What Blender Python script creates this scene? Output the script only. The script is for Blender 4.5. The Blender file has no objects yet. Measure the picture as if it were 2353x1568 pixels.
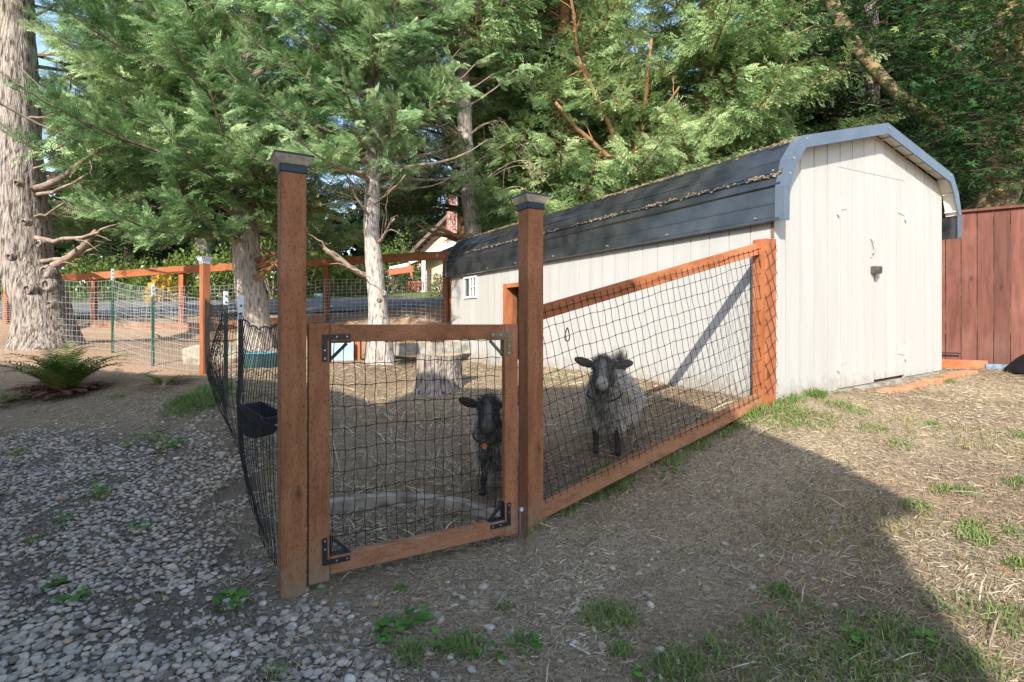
import bpy, math, random
import numpy as np
from mathutils import Vector, Matrix, Quaternion

R = math.radians
rng = np.random.default_rng(7)
random.seed(7)
sc = bpy.context.scene
COL = sc.collection

# ---------------------------------------------------------------- camera
F = 1240.0 / 2353.0          # focal length over image width
CU, CV, CH = 1176.5, 745.0, 1.30
cam_d = bpy.data.cameras.new("camera")
cam_d.sensor_width = 36.0
cam_d.lens = 36.0 * F
cam_d.shift_y = -39.0 / 2353.0
cam_d.clip_end = 1000.0
cam_d.clip_start = 0.05
cam = bpy.data.objects.new("camera", cam_d)
cam.location = (0, 0, CH)
cam.rotation_euler = (R(90), 0, 0)
COL.objects.link(cam)
sc.camera = cam

# ---------------------------------------------------------------- light
SUN = Vector((0.414, 1.246, -0.84)).normalized()      # direction the light travels
world = bpy.data.worlds.new("World")
sc.world = world
world.use_nodes = True
wn = world.node_tree
bg = wn.nodes["Background"]
sky = wn.nodes.new("ShaderNodeTexSky")
sky.sky_type = 'NISHITA'
sky.sun_disc = False
sky.sun_elevation = math.asin(-SUN.z)
sky.sun_rotation = math.atan2(-SUN.x, -SUN.y)
sky.air_density = 1.0
sky.dust_density = 1.0
sky.ozone_density = 0.6
wn.links.new(sky.outputs[0], bg.inputs[0])
bg.inputs[1].default_value = 0.15
sun_d = bpy.data.lights.new("sun", 'SUN')
sun_d.energy = 3.0
sun_d.angle = R(0.45)
sun_d.color = (1.0, 0.945, 0.85)
sun = bpy.data.objects.new("sun", sun_d)
sun.rotation_euler = SUN.to_track_quat('-Z', 'Y').to_euler()
sun.location = (0, -10, 20)
COL.objects.link(sun)
sc.view_settings.view_transform = 'Standard'
sc.view_settings.look = 'None'
sc.view_settings.exposure = 1.42
sc.view_settings.gamma = 1.0
sc.view_settings.use_curve_mapping = False
sc.cycles.max_bounces = 6
sc.cycles.transparent_max_bounces = 8

# ---------------------------------------------------------------- helpers
def link(o, parent=None):
    COL.objects.link(o)
    if parent is not None:
        o.parent = parent
    return o

def tag(o, label=None, cat=None, group=None, kind=None):
    if label: o['label'] = label
    if cat: o['category'] = cat
    if group: o['group'] = group
    if kind: o['kind'] = kind
    return o

def thing(name, label, cat, loc=(0, 0, 0), group=None):
    o = bpy.data.objects.new(name, None)
    o.empty_display_size = 0.1
    o.location = loc
    link(o)
    return tag(o, label, cat, group)

def origin_of(p):
    v = Vector((0, 0, 0))
    while p is not None:
        v += p.location
        p = p.parent
    return v

def meshobj(name, verts, faces, mat, parent=None, smooth=False, kind=None, label=None, attr=None, origin=None):
    """verts are world coordinates; object is placed in its parent's (unrotated) frame"""
    verts = np.asarray(verts, dtype=np.float64).reshape(-1, 3)
    po = origin_of(parent)
    org = Vector(origin) if origin is not None else po
    me = bpy.data.meshes.new(name)
    v = (verts - np.array(org)).astype(np.float32)
    if isinstance(faces, np.ndarray):
        nf, k = faces.shape
        me.vertices.add(len(v)); me.vertices.foreach_set('co', v.ravel())
        me.loops.add(nf * k); me.loops.foreach_set('vertex_index', faces.ravel().astype(np.int32))
        me.polygons.add(nf)
        me.polygons.foreach_set('loop_start', np.arange(0, nf * k, k, dtype=np.int32))
        me.polygons.foreach_set('loop_total', np.full(nf, k, dtype=np.int32))
        me.update(calc_edges=True)
    else:
        me.from_pydata(v.tolist(), [], faces)
    if smooth:
        me.polygons.foreach_set('use_smooth', np.ones(len(me.polygons), dtype=bool))
    if attr:
        for an, av in attr.items():
            a = me.attributes.new(an, 'FLOAT', 'POINT')
            a.data.foreach_set('value', np.asarray(av, dtype=np.float32))
    me.materials.append(mat)
    o = bpy.data.objects.new(name, me)
    link(o, parent)
    o.location = org - po
    if kind: o['kind'] = kind
    if label: o['label'] = label
    return o

class MB:
    """collects solids; every method adds to one mesh"""
    def __init__(self):
        self.v = []; self.f = []
    def add(self, vs, fs):
        n = len(self.v)
        self.v.extend([tuple(p) for p in vs])
        self.f.extend([tuple(i + n for i in q) for q in fs])
    def hexa(self, fn, x0, x1, y0, y1, z0, z1, bev=0.0):
        P = [(x, y, z) for z in (z0, z1) for y in (y0, y1) for x in (x0, x1)]
        if bev <= 0:
            vs = [fn(*p) for p in P]
            self.add(vs, [(0, 2, 3, 1), (4, 5, 7, 6), (0, 1, 5, 4), (2, 6, 7, 3), (0, 4, 6, 2), (1, 3, 7, 5)])
            return
        # chamfered box
        b = bev
        vs = []; idx = {}
        for sx in (0, 1):
            for sy in (0, 1):
                for sz in (0, 1):
                    X = (x0, x1)[sx]; Y = (y0, y1)[sy]; Z = (z0, z1)[sz]
                    dx = b if sx == 0 else -b; dy = b if sy == 0 else -b; dz = b if sz == 0 else -b
                    for ax, p in (('x', (X, Y + dy, Z + dz)), ('y', (X + dx, Y, Z + dz)), ('z', (X + dx, Y + dy, Z))):
                        idx[(sx, sy, sz, ax)] = len(vs); vs.append(fn(*p))
        fs = []
        for s in (0, 1):
            fs.append([idx[(s, a, c, 'x')] for a, c in ((0, 0), (1, 0), (1, 1), (0, 1))])
            fs.append([idx[(a, s, c, 'y')] for a, c in ((0, 0), (1, 0), (1, 1), (0, 1))])
            fs.append([idx[(a, c, s, 'z')] for a, c in ((0, 0), (1, 0), (1, 1), (0, 1))])
        for a in (0, 1):
            for c in (0, 1):
                fs.append([idx[(a, c, 0, 'x')], idx[(a, c, 1, 'x')], idx[(a, c, 1, 'y')], idx[(a, c, 0, 'y')]])
                fs.append([idx[(a, 0, c, 'x')], idx[(a, 1, c, 'x')], idx[(a, 1, c, 'z')], idx[(a, 0, c, 'z')]])
                fs.append([idx[(0, a, c, 'y')], idx[(1, a, c, 'y')], idx[(1, a, c, 'z')], idx[(0, a, c, 'z')]])
                for d in (0, 1):
                    fs.append([idx[(a, c, d, 'x')], idx[(a, c, d, 'y')], idx[(a, c, d, 'z')]])
        self.add(vs, fs)
    def beam(self, p0, p1, w, h, up=(0, 0, 1), bev=0.0):
        """box along p0->p1, w sideways, h along up (centred)"""
        p0 = Vector(p0); p1 = Vector(p1); d = p1 - p0; L = d.length; d.normalize()
        s = d.cross(Vector(up)).normalized(); u = s.cross(d).normalized()
        self.hexa(lambda x, y, z: p0 + d * x + s * y + u * z, 0, L, -w / 2, w / 2, -h / 2, h / 2, bev)
    def tube(self, pts, rad, n=6, cap=True):
        pts = [Vector(p) for p in pts]
        m = len(pts)
        if not hasattr(rad, '__len__'): rad = [rad] * m
        base = len(self.v)
        prev = None
        for i, p in enumerate(pts):
            d = (pts[min(i + 1, m - 1)] - pts[max(i - 1, 0)])
            if d.length < 1e-9: d = Vector((0, 0, 1))
            d.normalize()
            if prev is None:
                a = Vector((0, 0, 1)) if abs(d.z) < .9 else Vector((1, 0, 0))
                s = d.cross(a).normalized()
            else:
                s = (prev - d * prev.dot(d))
                s = s.normalized() if s.length > 1e-6 else d.orthogonal().normalized()
            prev = s; u = d.cross(s)
            for k in range(n):
                a = 2 * math.pi * k / n
                self.v.append(tuple(p + (s * math.cos(a) + u * math.sin(a)) * rad[i]))
        for i in range(m - 1):
            for k in range(n):
                a = base + i * n + k; b = base + i * n + (k + 1) % n
                self.f.append((a, b, b + n, a + n))
        if cap:
            self.f.append(tuple(base + k for k in range(n))[::-1])
            self.f.append(tuple(base + (m - 1) * n + k for k in range(n)))
    def prism(self, fn, poly, y0, y1):
        """poly: list of (x,z); extruded between y0 and y1"""
        n = len(poly)
        vs = [fn(x, y0, z) for x, z in poly] + [fn(x, y1, z) for x, z in poly]
        fs = [tuple(range(n))[::-1], tuple(range(n, 2 * n))]
        fs += [(i, (i + 1) % n, (i + 1) % n + n, i + n) for i in range(n)]
        self.add(vs, fs)
    def lathe(self, c, prof, n=16, axis=(0, 0, 1)):
        c = Vector(c); q = Vector((0, 0, 1)).rotation_difference(Vector(axis))
        b = len(self.v)
        for r, z in prof:
            for k in range(n):
                a = 2 * math.pi * k / n
                self.v.append(tuple(c + q @ Vector((r * math.cos(a), r * math.sin(a), z))))
        for i in range(len(prof) - 1):
            for k in range(n):
                a = b + i * n + k; d = b + i * n + (k + 1) % n
                self.f.append((a, d, d + n, a + n))
    def build(self, name, mat, parent=None, smooth=False, **kw):
        return meshobj(name, np.array(self.v), self.f, mat, parent, smooth, **kw)

def ident(x, y, z): return (x, y, z)
def frame2(ox, oy, dx, dy, oz=0.0):
    """local x along (dx,dy), local y = 90 degrees to the left of it"""
    l = math.hypot(dx, dy); dx /= l; dy /= l
    return lambda x, y, z: (ox + dx * x - dy * y, oy + dy * x + dx * y, oz + z)

# ---- vectorised value noise
_perm = rng.random((64, 64))
def vnoise(x, y, s):
    x = np.asarray(x, float) * s + 100.3; y = np.asarray(y, float) * s + 57.7
    xi = np.floor(x).astype(int); yi = np.floor(y).astype(int)
    fx = x - xi; fy = y - yi
    fx = fx * fx * (3 - 2 * fx); fy = fy * fy * (3 - 2 * fy)
    g = lambda a, b: _perm[a % 64, b % 64]
    return (g(xi, yi) * (1 - fx) + g(xi + 1, yi) * fx) * (1 - fy) + (g(xi, yi + 1) * (1 - fx) + g(xi + 1, yi + 1) * fx) * fy
def smooth(a, b, x):
    t = np.clip((x - a) / (b - a), 0, 1); return t * t * (3 - 2 * t)

# ---------------------------------------------------------------- terrain
CP = np.array([
 (0,0,0),(0,1.6,0),(-1.09,2.5,.03),(-.4,2.2,0),(.14,3.3,.085),(.6,2.6,.05),(.6,3.5,.17),(1.0,3.75,.30),(1.55,4.0,.50),(2.0,4.25,.69),(2.6,4.6,.71),(3.4,5.05,.72),(4.6,5.8,.80),
 (6.5,5.5,.86),(5.4,6.1,.84),(.65,3.95,.28),(-.15,3.7,.08),(-.6,3.05,.0),(-.5,4.0,.11),(-.5,4.6,.26),(-.83,6,.60),(.3,6.3,.72),(1.2,5.5,.74),(.6,5.0,.58),(-1.9,7.6,.73),(-1.03,9.5,.84),
 (-4.6,9.3,.87),(-7.3,8.3,.97),(-3.7,6.5,.70),(-4.8,7.2,.74),(-6,8,.90),(-2.6,4.7,.53),(-1.98,3.9,.36),(-1.5,3.2,.12),
 (-7.1,11.6,1.07),(-3.8,11,1.36),(-2.0,10.5,1.45),(-1.0,10.4,1.45),(-11,11.5,1.05),(1.5,11.3,1.3),(4.5,9,1.1),
 (-5.5,6.0,.45),(-4,4.2,.24),(-3,3,.07),(-2,2,0),(-4,1,0),(-7,5,.3),(-9,7,.7),(2,2.1,.30),(1.2,2.6,.14),(3,3.2,.52),(5,4.5,.72),(5,2.8,.6),(4,0,.35),(9,3,.9),(-4.5,-4,0),(4,-4,.2),(9,8,1.1),(-1.4,1.4,0)])
def _tps(r2): return np.where(r2 < 1e-9, 0.0, r2 * np.log(np.maximum(r2, 1e-9)))
def _fit():
    n = len(CP); d = CP[:, None, :2] - CP[None, :, :2]
    K = _tps((d ** 2).sum(-1)) + np.eye(n) * 0.02
    P = np.c_[np.ones(n), CP[:, :2]]
    A = np.block([[K, P], [P.T, np.zeros((3, 3))]])
    return np.linalg.solve(A, np.r_[CP[:, 2], 0, 0, 0])
_W = _fit()
def ground(x, y, fine=True):
    x = np.asarray(x, float); y = np.asarray(y, float); sh = x.shape
    xf = x.ravel(); yf = y.ravel()
    z = np.zeros(len(xf))
    for s in range(0, len(xf), 20000):
        a = xf[s:s + 20000]; b = yf[s:s + 20000]
        d2 = (a[:, None] - CP[None, :, 0]) ** 2 + (b[:, None] - CP[None, :, 1]) ** 2
        z[s:s + 20000] = _tps(d2) @ _W[:-3] + _W[-3] + _W[-2] * a + _W[-1] * b
    far = 1.38 + 0.105 * (np.clip(yf, 11, 24) - 11) + 0.03 * (np.clip(yf, 24, 80) - 24) - 0.02 * np.clip(-xf - 4, 0, 12)
    far = np.where(yf < 2, 0.1, far) * smooth(0, 11, yf) 
    w = np.maximum.reduce([smooth(10.6, 13.0, yf), smooth(6.5, 10.5, xf), smooth(9, 13, -xf), smooth(0.5, 4, -yf)])
    z = z * (1 - w) + far * w
    # bowl just inside the gate, held by a concrete ring
    if fine:
        z = z + (vnoise(xf, yf, 1.3) - .5) * .05 + (vnoise(xf, yf, 5) - .5) * .022 + (vnoise(xf, yf, 17) - .5) * .010
    rb = np.hypot(xf + .74, yf - 3.04)
    z = np.where((rb < .85) & (yf > 2.75), np.minimum(z, -0.012 + .02 * vnoise(xf, yf, 6)), z)
    z = np.where((rb >= .85) & (rb < 1.2) & (yf > 2.75), np.minimum(z, .045 + (rb - .85) * .35), z)
    return z.reshape(sh)
def g1(x, y): return float(ground(np.array([x]), np.array([y]))[0])
def pix(u, v):
    """ground point seen at photo position (u,v) of the 2353 px wide view"""
    Y = np.concatenate([np.linspace(1.2, 15, 1400), np.linspace(15, 60, 300)])
    X = (u - CU) / 1240 * Y; Z = CH - (v - CV) / 1240 * Y
    hit = np.nonzero(ground(X, Y, False) >= Z)[0]
    i = hit[0] if len(hit) else len(Y) - 1
    return float(X[i]), float(Y[i])

# ---------------------------------------------------------------- materials
def add_splash(m, h=.30):
    nt = m.node_tree; N = nt.nodes; L = nt.links; b = N['Principled BSDF']; src = b.inputs['Base Color'].links[0].from_socket
    tc = N.new('ShaderNodeTexCoord'); sp = N.new('ShaderNodeSeparateXYZ'); L.new(tc.outputs['Object'], sp.inputs[0])
    nz = N.new('ShaderNodeTexNoise'); nz.inputs['Scale'].default_value = 16; nz.inputs['Detail'].default_value = 8; L.new(tc.outputs['Object'], nz.inputs['Vector'])
    mr = N.new('ShaderNodeMapRange'); mr.inputs['From Min'].default_value = h; mr.inputs['From Max'].default_value = -.02; L.new(sp.outputs[2], mr.inputs['Value'])
    mu = N.new('ShaderNodeMath'); mu.operation = 'MULTIPLY'; L.new(mr.outputs[0], mu.inputs[0]); L.new(nz.outputs[0], mu.inputs[1])
    rp = N.new('ShaderNodeValToRGB'); rp.color_ramp.elements[0].position = .22; rp.color_ramp.elements[1].position = .55; rp.color_ramp.elements[1].color = (.75, .75, .75, 1); L.new(mu.outputs[0], rp.inputs[0])
    mx = N.new('ShaderNodeMixRGB'); mx.inputs[2].default_value = (.24, .19, .13, 1); L.new(rp.outputs[0], mx.inputs[0]); L.new(src, mx.inputs[1])
    n2 = N.new('ShaderNodeTexNoise'); n2.inputs['Scale'].default_value = 60; n2.inputs['Detail'].default_value = 3; L.new(tc.outputs['Object'], n2.inputs['Vector'])
    r2 = N.new('ShaderNodeValToRGB'); r2.color_ramp.elements[0].position = .72; r2.color_ramp.elements[1].position = .78; r2.color_ramp.elements[1].color = (.6, .6, .6, 1); L.new(n2.outputs[0], r2.inputs[0])
    m2 = N.new('ShaderNodeMixRGB'); m2.inputs[2].default_value = (.12, .10, .08, 1); L.new(r2.outputs[0], m2.inputs[0]); L.new(mx.outputs[0], m2.inputs[1]); L.new(m2.outputs[0], b.inputs['Base Color'])
def mat(name, c1, c2=None, c3=None, scale=4.0, detail=6, rough=.85, bump=0.0, bscale=30.0, stretch=(1, 1, 1), spec=.3,
        metal=0.0, rnd=0.0, transl=0.0, tint=False, lo=.35, hi=.65, bdist=.01, dist=0.0):
    m = bpy.data.materials.new(name); m.use_nodes = True
    nt = m.node_tree; N = nt.nodes; L = nt.links
    b = N["Principled BSDF"]; out = N["Material Output"]
    b.inputs['Roughness'].default_value = rough
    b.inputs['Metallic'].default_value = metal
    b.inputs['Specular IOR Level'].default_value = spec
    tc = N.new('ShaderNodeTexCoord'); mp = N.new('ShaderNodeMapping')
    mp.inputs['Scale'].default_value = stretch
    L.new(tc.outputs['Object'], mp.inputs['Vector'])
    col = None
    if c2 is not None:
        ramp = N.new('ShaderNodeValToRGB')
        ramp.color_ramp.elements[0].position = lo; ramp.color_ramp.elements[0].color = (*c1, 1)
        ramp.color_ramp.elements[1].position = hi; ramp.color_ramp.elements[1].color = (*c2, 1)
        if c3 is not None:
            e = ramp.color_ramp.elements.new((lo + hi) / 2); e.color = (*c3, 1)
        if tint:
            at = N.new('ShaderNodeAttribute'); at.attribute_name = 'tint'
            L.new(at.outputs['Fac'], ramp.inputs[0])
        else:
            nz = N.new('ShaderNodeTexNoise'); nz.inputs['Scale'].default_value = scale
            nz.inputs['Detail'].default_value = detail; nz.inputs['Distortion'].default_value = dist
            L.new(mp.outputs[0], nz.inputs['Vector']); L.new(nz.outputs[0], ramp.inputs[0])
        col = ramp.outputs[0]
    if rnd > 0:
        oi = N.new('ShaderNodeObjectInfo'); mr = N.new('ShaderNodeMapRange')
        mr.inputs['To Min'].default_value = 1 - rnd; mr.inputs['To Max'].default_value = 1 + rnd
        L.new(oi.outputs['Random'], mr.inputs['Value'])
        hs = N.new('ShaderNodeHueSaturation')
        if col: L.new(col, hs.inputs['Color'])
        else: hs.inputs['Color'].default_value = (*c1, 1)
        L.new(mr.outputs[0], hs.inputs['Value']); col = hs.outputs[0]
    if col: L.new(col, b.inputs['Base Color'])
    else: b.inputs['Base Color'].default_value = (*c1, 1)
    if bump > 0:
        n2 = N.new('ShaderNodeTexNoise'); n2.inputs['Scale'].default_value = bscale; n2.inputs['Detail'].default_value = 5
        L.new(mp.outputs[0], n2.inputs['Vector'])
        bp = N.new('ShaderNodeBump'); bp.inputs['Strength'].default_value = bump; bp.inputs['Distance'].default_value = bdist
        L.new(n2.outputs[0], bp.inputs['Height']); L.new(bp.outputs[0], b.inputs['Normal'])
    if transl > 0:
        tr = N.new('ShaderNodeBsdfTranslucent'); mx = N.new('ShaderNodeMixShader'); mx.inputs[0].default_value = transl
        if col: L.new(col, tr.inputs[0])
        else: tr.inputs[0].default_value = (*c1, 1)
        L.new(b.outputs[0], mx.inputs[1]); L.new(tr.outputs[0], mx.inputs[2]); L.new(mx.outputs[0], out.inputs[0])
    return m

def wood_mat(name, base, dark, streak=(9, 9, 1.2), incise=True, rough=.75, rnd=.08, dirt=None, fade=None):
    """treated lumber: streaky stain, rows of short incision marks, knots"""
    m = bpy.data.materials.new(name); m.use_nodes = True
    nt = m.node_tree; N = nt.nodes; L = nt.links; b = N["Principled BSDF"]
    b.inputs['Roughness'].default_value = rough; b.inputs['Specular IOR Level'].default_value = .25
    tc = N.new('ShaderNodeTexCoord')
    def noise(sc_, scl, det=5, dst=0.0):
        mp = N.new('ShaderNodeMapping'); mp.inputs['Scale'].default_value = sc_
        L.new(tc.outputs['Object'], mp.inputs['Vector'])
        n = N.new('ShaderNodeTexNoise'); n.inputs['Scale'].default_value = scl; n.inputs['Detail'].default_value = det
        n.inputs['Distortion'].default_value = dst
        L.new(mp.outputs[0], n.inputs['Vector']); return n.outputs[0], mp
    n1, _ = noise(streak, 3.0, 6, .4)
    r1 = N.new('ShaderNodeValToRGB')
    r1.color_ramp.elements[0].position = .3; r1.color_ramp.elements[0].color = (*dark, 1)
    r1.color_ramp.elements[1].position = .6; r1.color_ramp.elements[1].color = (*base, 1)
    L.new(n1, r1.inputs[0]); col = r1.outputs[0]
    # grey wear patches
    n3, _ = noise((1, 1, 1), 2.2, 4)
    r3 = N.new('ShaderNodeValToRGB'); r3.color_ramp.elements[0].position = .52; r3.color_ramp.elements[1].position = .75
    r3.color_ramp.elements[0].color = (0, 0, 0, 1); r3.color_ramp.elements[1].color = (.55, .55, .55, 1)
    L.new(n3, r3.inputs[0])
    mx = N.new('ShaderNodeMixRGB'); mx.inputs[2].default_value = (*(fade or tuple(min(1, c * 1.35 + .05) for c in base)), 1)
    L.new(r3.outputs[0], mx.inputs[0]); L.new(col, mx.inputs[1]); col = mx.outputs[0]
    # knots
    vo = N.new('ShaderNodeTexVoronoi'); vo.inputs['Scale'].default_value = 5.0
    mpk = N.new('ShaderNodeMapping'); mpk.inputs['Scale'].default_value = tuple(.45 if s == min(streak) else 1 for s in streak)
    L.new(tc.outputs['Object'], mpk.inputs[0]); L.new(mpk.outputs[0], vo.inputs[0])
    rk = N.new('ShaderNodeValToRGB'); rk.color_ramp.elements[0].position = .04; rk.color_ramp.elements[1].position = .11
    rk.color_ramp.elements[0].color = (.35, .35, .35, 1); rk.color_ramp.elements[1].color = (1, 1, 1, 1)
    L.new(vo.outputs[0], rk.inputs[0])
    mk = N.new('ShaderNodeMixRGB'); mk.blend_type = 'MULTIPLY'; mk.inputs[0].default_value = .8
    L.new(col, mk.inputs[1]); L.new(rk.outputs[0], mk.inputs[2]); col = mk.outputs[0]
    if incise:
        v2 = N.new('ShaderNodeTexVoronoi'); v2.inputs['Scale'].default_value = 1.0
        m2 = N.new('ShaderNodeMapping'); m2.inputs['Scale'].default_value = tuple(34 if s == min(streak) else 120 for s in streak)
        L.new(tc.outputs['Object'], m2.inputs[0]); L.new(m2.outputs[0], v2.inputs[0])
        r2 = N.new('ShaderNodeValToRGB'); r2.color_ramp.elements[0].position = .20; r2.color_ramp.elements[1].position = .34
        r2.color_ramp.elements[0].color = (.45, .42, .42, 1); r2.color_ramp.elements[1].color = (1, 1, 1, 1)
        L.new(v2.outputs[0], r2.inputs[0])
        mi = N.new('ShaderNodeMixRGB'); mi.blend_type = 'MULTIPLY'; mi.inputs[0].default_value = .8
        L.new(col, mi.inputs[1]); L.new(r2.outputs[0], mi.inputs[2]); col = mi.outputs[0]
    if rnd > 0:
        oi = N.new('ShaderNodeObjectInfo'); mr = N.new('ShaderNodeMapRange')
        mr.inputs['To Min'].default_value = 1 - rnd; mr.inputs['To Max'].default_value = 1 + rnd
        L.new(oi.outputs['Random'], mr.inputs['Value'])
        hs = N.new('ShaderNodeHueSaturation'); L.new(col, hs.inputs['Color']); L.new(mr.outputs[0], hs.inputs['Value']); col = hs.outputs[0]
    L.new(col, b.inputs['Base Color'])
    nb, _ = noise(streak, 14.0, 5)
    bp = N.new('ShaderNodeBump'); bp.inputs['Strength'].default_value = .35; bp.inputs['Distance'].default_value = .004
    L.new(nb, bp.inputs['Height']); L.new(bp.outputs[0], b.inputs['Normal'])
    return m

WB, WD = (.30, .125, .055), (.20, .078, .034)
M = dict(
    post=wood_mat('treated_post', WB, WD, (9, 9, 1.2)),
    rail=wood_mat('treated_rail', WB, WD, (1.2, 6, 9), rnd=.06),
    base=wood_mat('treated_base_board', (.33, .16, .085), (.23, .10, .05), (1.2, 6, 9)),
    orange=wood_mat('orange_lumber', (.36, .125, .050), (.25, .080, .030), (9, 9, 1.2), incise=False),
    orange_h=wood_mat('orange_lumber_rail', (.36, .125, .050), (.25, .080, .030), (1.2, 6, 9), incise=False),
    redfence=wood_mat('red_stained_cedar', (.145, .052, .036), (.085, .030, .022), (10, 10, .9), incise=False, rough=.7, rnd=.30, fade=(.22, .115, .085)),
    white=mat('white_siding_paint', (.37, .362, .34), (.40, .393, .37), scale=3, rough=.75, bump=.18, bscale=26, stretch=(3, 3, .25), rnd=.02, bdist=.004, lo=.3, hi=.6),
    sidewhite=mat('white_side_paint', (.38, .372, .35), (.42, .412, .39), scale=2.4, rough=.75, bump=.18, bscale=26, stretch=(3, 3, .25), rnd=.02, bdist=.004, lo=.3, hi=.6),
    trimwhite=mat('white_trim', (.74, .73, .70), rough=.6),
    soffit=mat('ribbed_soffit', (.62, .60, .54), (.72, .70, .64), scale=8, rough=.6),
    roof=mat('black_roof_metal', (.014, .016, .019), (.045, .047, .050), scale=5, detail=8, rough=.20, stretch=(1, 1, 1), spec=.8, bump=.15, bscale=60, bdist=.002, lo=.35, hi=.75),
    fascia=mat('slate_fascia_metal', (.075, .10, .135), (.105, .13, .165), scale=6, rough=.38, spec=.5, lo=.3, hi=.7),
    debris=mat('roof_debris', (.10, .07, .04), (.30, .24, .15), scale=60, rough=.95, bump=.8, bscale=80),
    metal=mat('galvanised', (.42, .43, .44), rough=.35, metal=.8),
    blackmetal=mat('black_bracket', (.022, .024, .027), rough=.45),
    bracket_tan=mat('tan_bracket', (.16, .14, .085), rough=.5),
    net=mat('black_poly_net', (.016, .015, .014), rough=.7),
    wire=mat('galvanised_wire', (.42, .43, .42), rough=.5, metal=.3),
    tpost=mat('green_steel', (.035, .12, .075), (.05, .16, .10), rough=.5, scale=9),
    tpost_dark=mat('old_steel', (.055, .06, .045), (.09, .09, .07), rough=.6, scale=9),
    tip=mat('white_tip_paint', (.72, .74, .76), rough=.5),
    cap_dark=mat('solar_cap_dark', (.018, .028, .045), rough=.35),
    cap_lens=mat('solar_cap_lens', (.36, .31, .24), (.52, .46, .37), scale=50, rough=.3, spec=.5, bump=.4, bscale=70),
    bark=mat('conifer_bark', (.07, .055, .045), (.40, .34, .29), (.27, .225, .19), scale=6, detail=12, rough=.95, bump=1.0, bscale=11, stretch=(6, 6, 1.0), bdist=.03, lo=.36, hi=.62),
    bark_pale=mat('pale_bark', (.11, .09, .075), (.52, .46, .40), (.38, .33, .285), scale=7, detail=10, rough=.95, bump=.9, bscale=14, stretch=(5, 5, 1.1), bdist=.02, lo=.3, hi=.66),
    limb=mat('limb_bark', (.17, .12, .085), (.34, .26, .20), scale=9, rough=.95, bump=.5, bscale=30),
    redlimb=mat('reddish_limb', (.20, .10, .05), (.34, .19, .10), scale=9, rough=.95, bump=.5, bscale=30),
    maplebark=mat('maple_bark', (.07, .055, .035), (.30, .22, .10), (.14, .11, .06), scale=6, rough=.95, bump=.8, bscale=20, bdist=.02),
    concrete=mat('mossy_concrete', (.16, .15, .12), (.36, .34, .30), scale=9, rough=.95, bump=.8, bscale=35, bdist=.008),
    brick=mat('red_paver', (.42, .17, .09), (.52, .24, .14), scale=14, rough=.9, bump=.6, bscale=70, rnd=.12),
    straw=mat('dry_straw', (.17, .125, .07), (.70, .60, .41), tint=True, lo=0, hi=1, rough=.8, transl=.15),
    grass=mat('green_grass', (.07, .155, .03), (.28, .33, .10), tint=True, lo=0, hi=1, rough=.6, transl=.3),
    moss=mat('moss', (.05, .06, .015), (.13, .12, .035), scale=20, rough=1),
    weed=mat('broad_weed', (.06, .17, .03), (.14, .30, .05), tint=True, lo=0, hi=1, rough=.55, transl=.3),
)
def foliage(name, c1, c2, c3, tr=.32, rough=.6, inst=False):
    m = mat(name, c1, c2, c3, tint=True, lo=0, hi=1, rough=rough, transl=tr, spec=.25)
    if inst:
        nt = m.node_tree; a = next(n for n in nt.nodes if n.type == 'ATTRIBUTE'); r = next(n for n in nt.nodes if n.type == 'VALTORGB')
        b = nt.nodes.new('ShaderNodeAttribute'); b.attribute_type = 'INSTANCER'; b.attribute_name = 'ptint'
        ad = nt.nodes.new('ShaderNodeMath'); ad.operation = 'ADD'
        nt.links.new(a.outputs['Fac'], ad.inputs[0]); nt.links.new(b.outputs['Fac'], ad.inputs[1]); nt.links.new(ad.outputs[0], r.inputs[0])
    return m
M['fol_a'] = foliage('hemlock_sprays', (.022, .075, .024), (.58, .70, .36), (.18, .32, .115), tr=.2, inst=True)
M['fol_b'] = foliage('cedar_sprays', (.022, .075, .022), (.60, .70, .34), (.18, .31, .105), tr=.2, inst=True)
M['fol_dark_shade'] = foliage('shade_dark_fir_sprays', (.010, .026, .013), (.050, .085, .030), (.022, .050, .020), tr=.15, inst=True)  # dark fir needles, with the shade on these trees put into the colour
M['fol_mid'] = foliage('shrub_leaves', (.05, .10, .02), (.23, .28, .06), (.12, .19, .04))
M['fol_maple'] = foliage('maple_leaves', (.020, .065, .018), (.26, .33, .06), (.045, .105, .028), tr=.35, rough=.4)
M['fol_yellow'] = foliage('yellow_leaves', (.35, .25, .03), (.70, .35, .04), (.5, .35, .03))
M['fern'] = foliage('fern_green', (.06, .13, .03), (.34, .38, .09), (.16, .24, .055), tr=.3)
M['ferndead'] = mat('dead_fern', (.10, .045, .028), (.27, .14, .09), tint=True, lo=0, hi=1, rough=.95)
add_splash(M['white']); add_splash(M['sidewhite'], .38)
add_splash(M['post'], .42)
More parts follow.
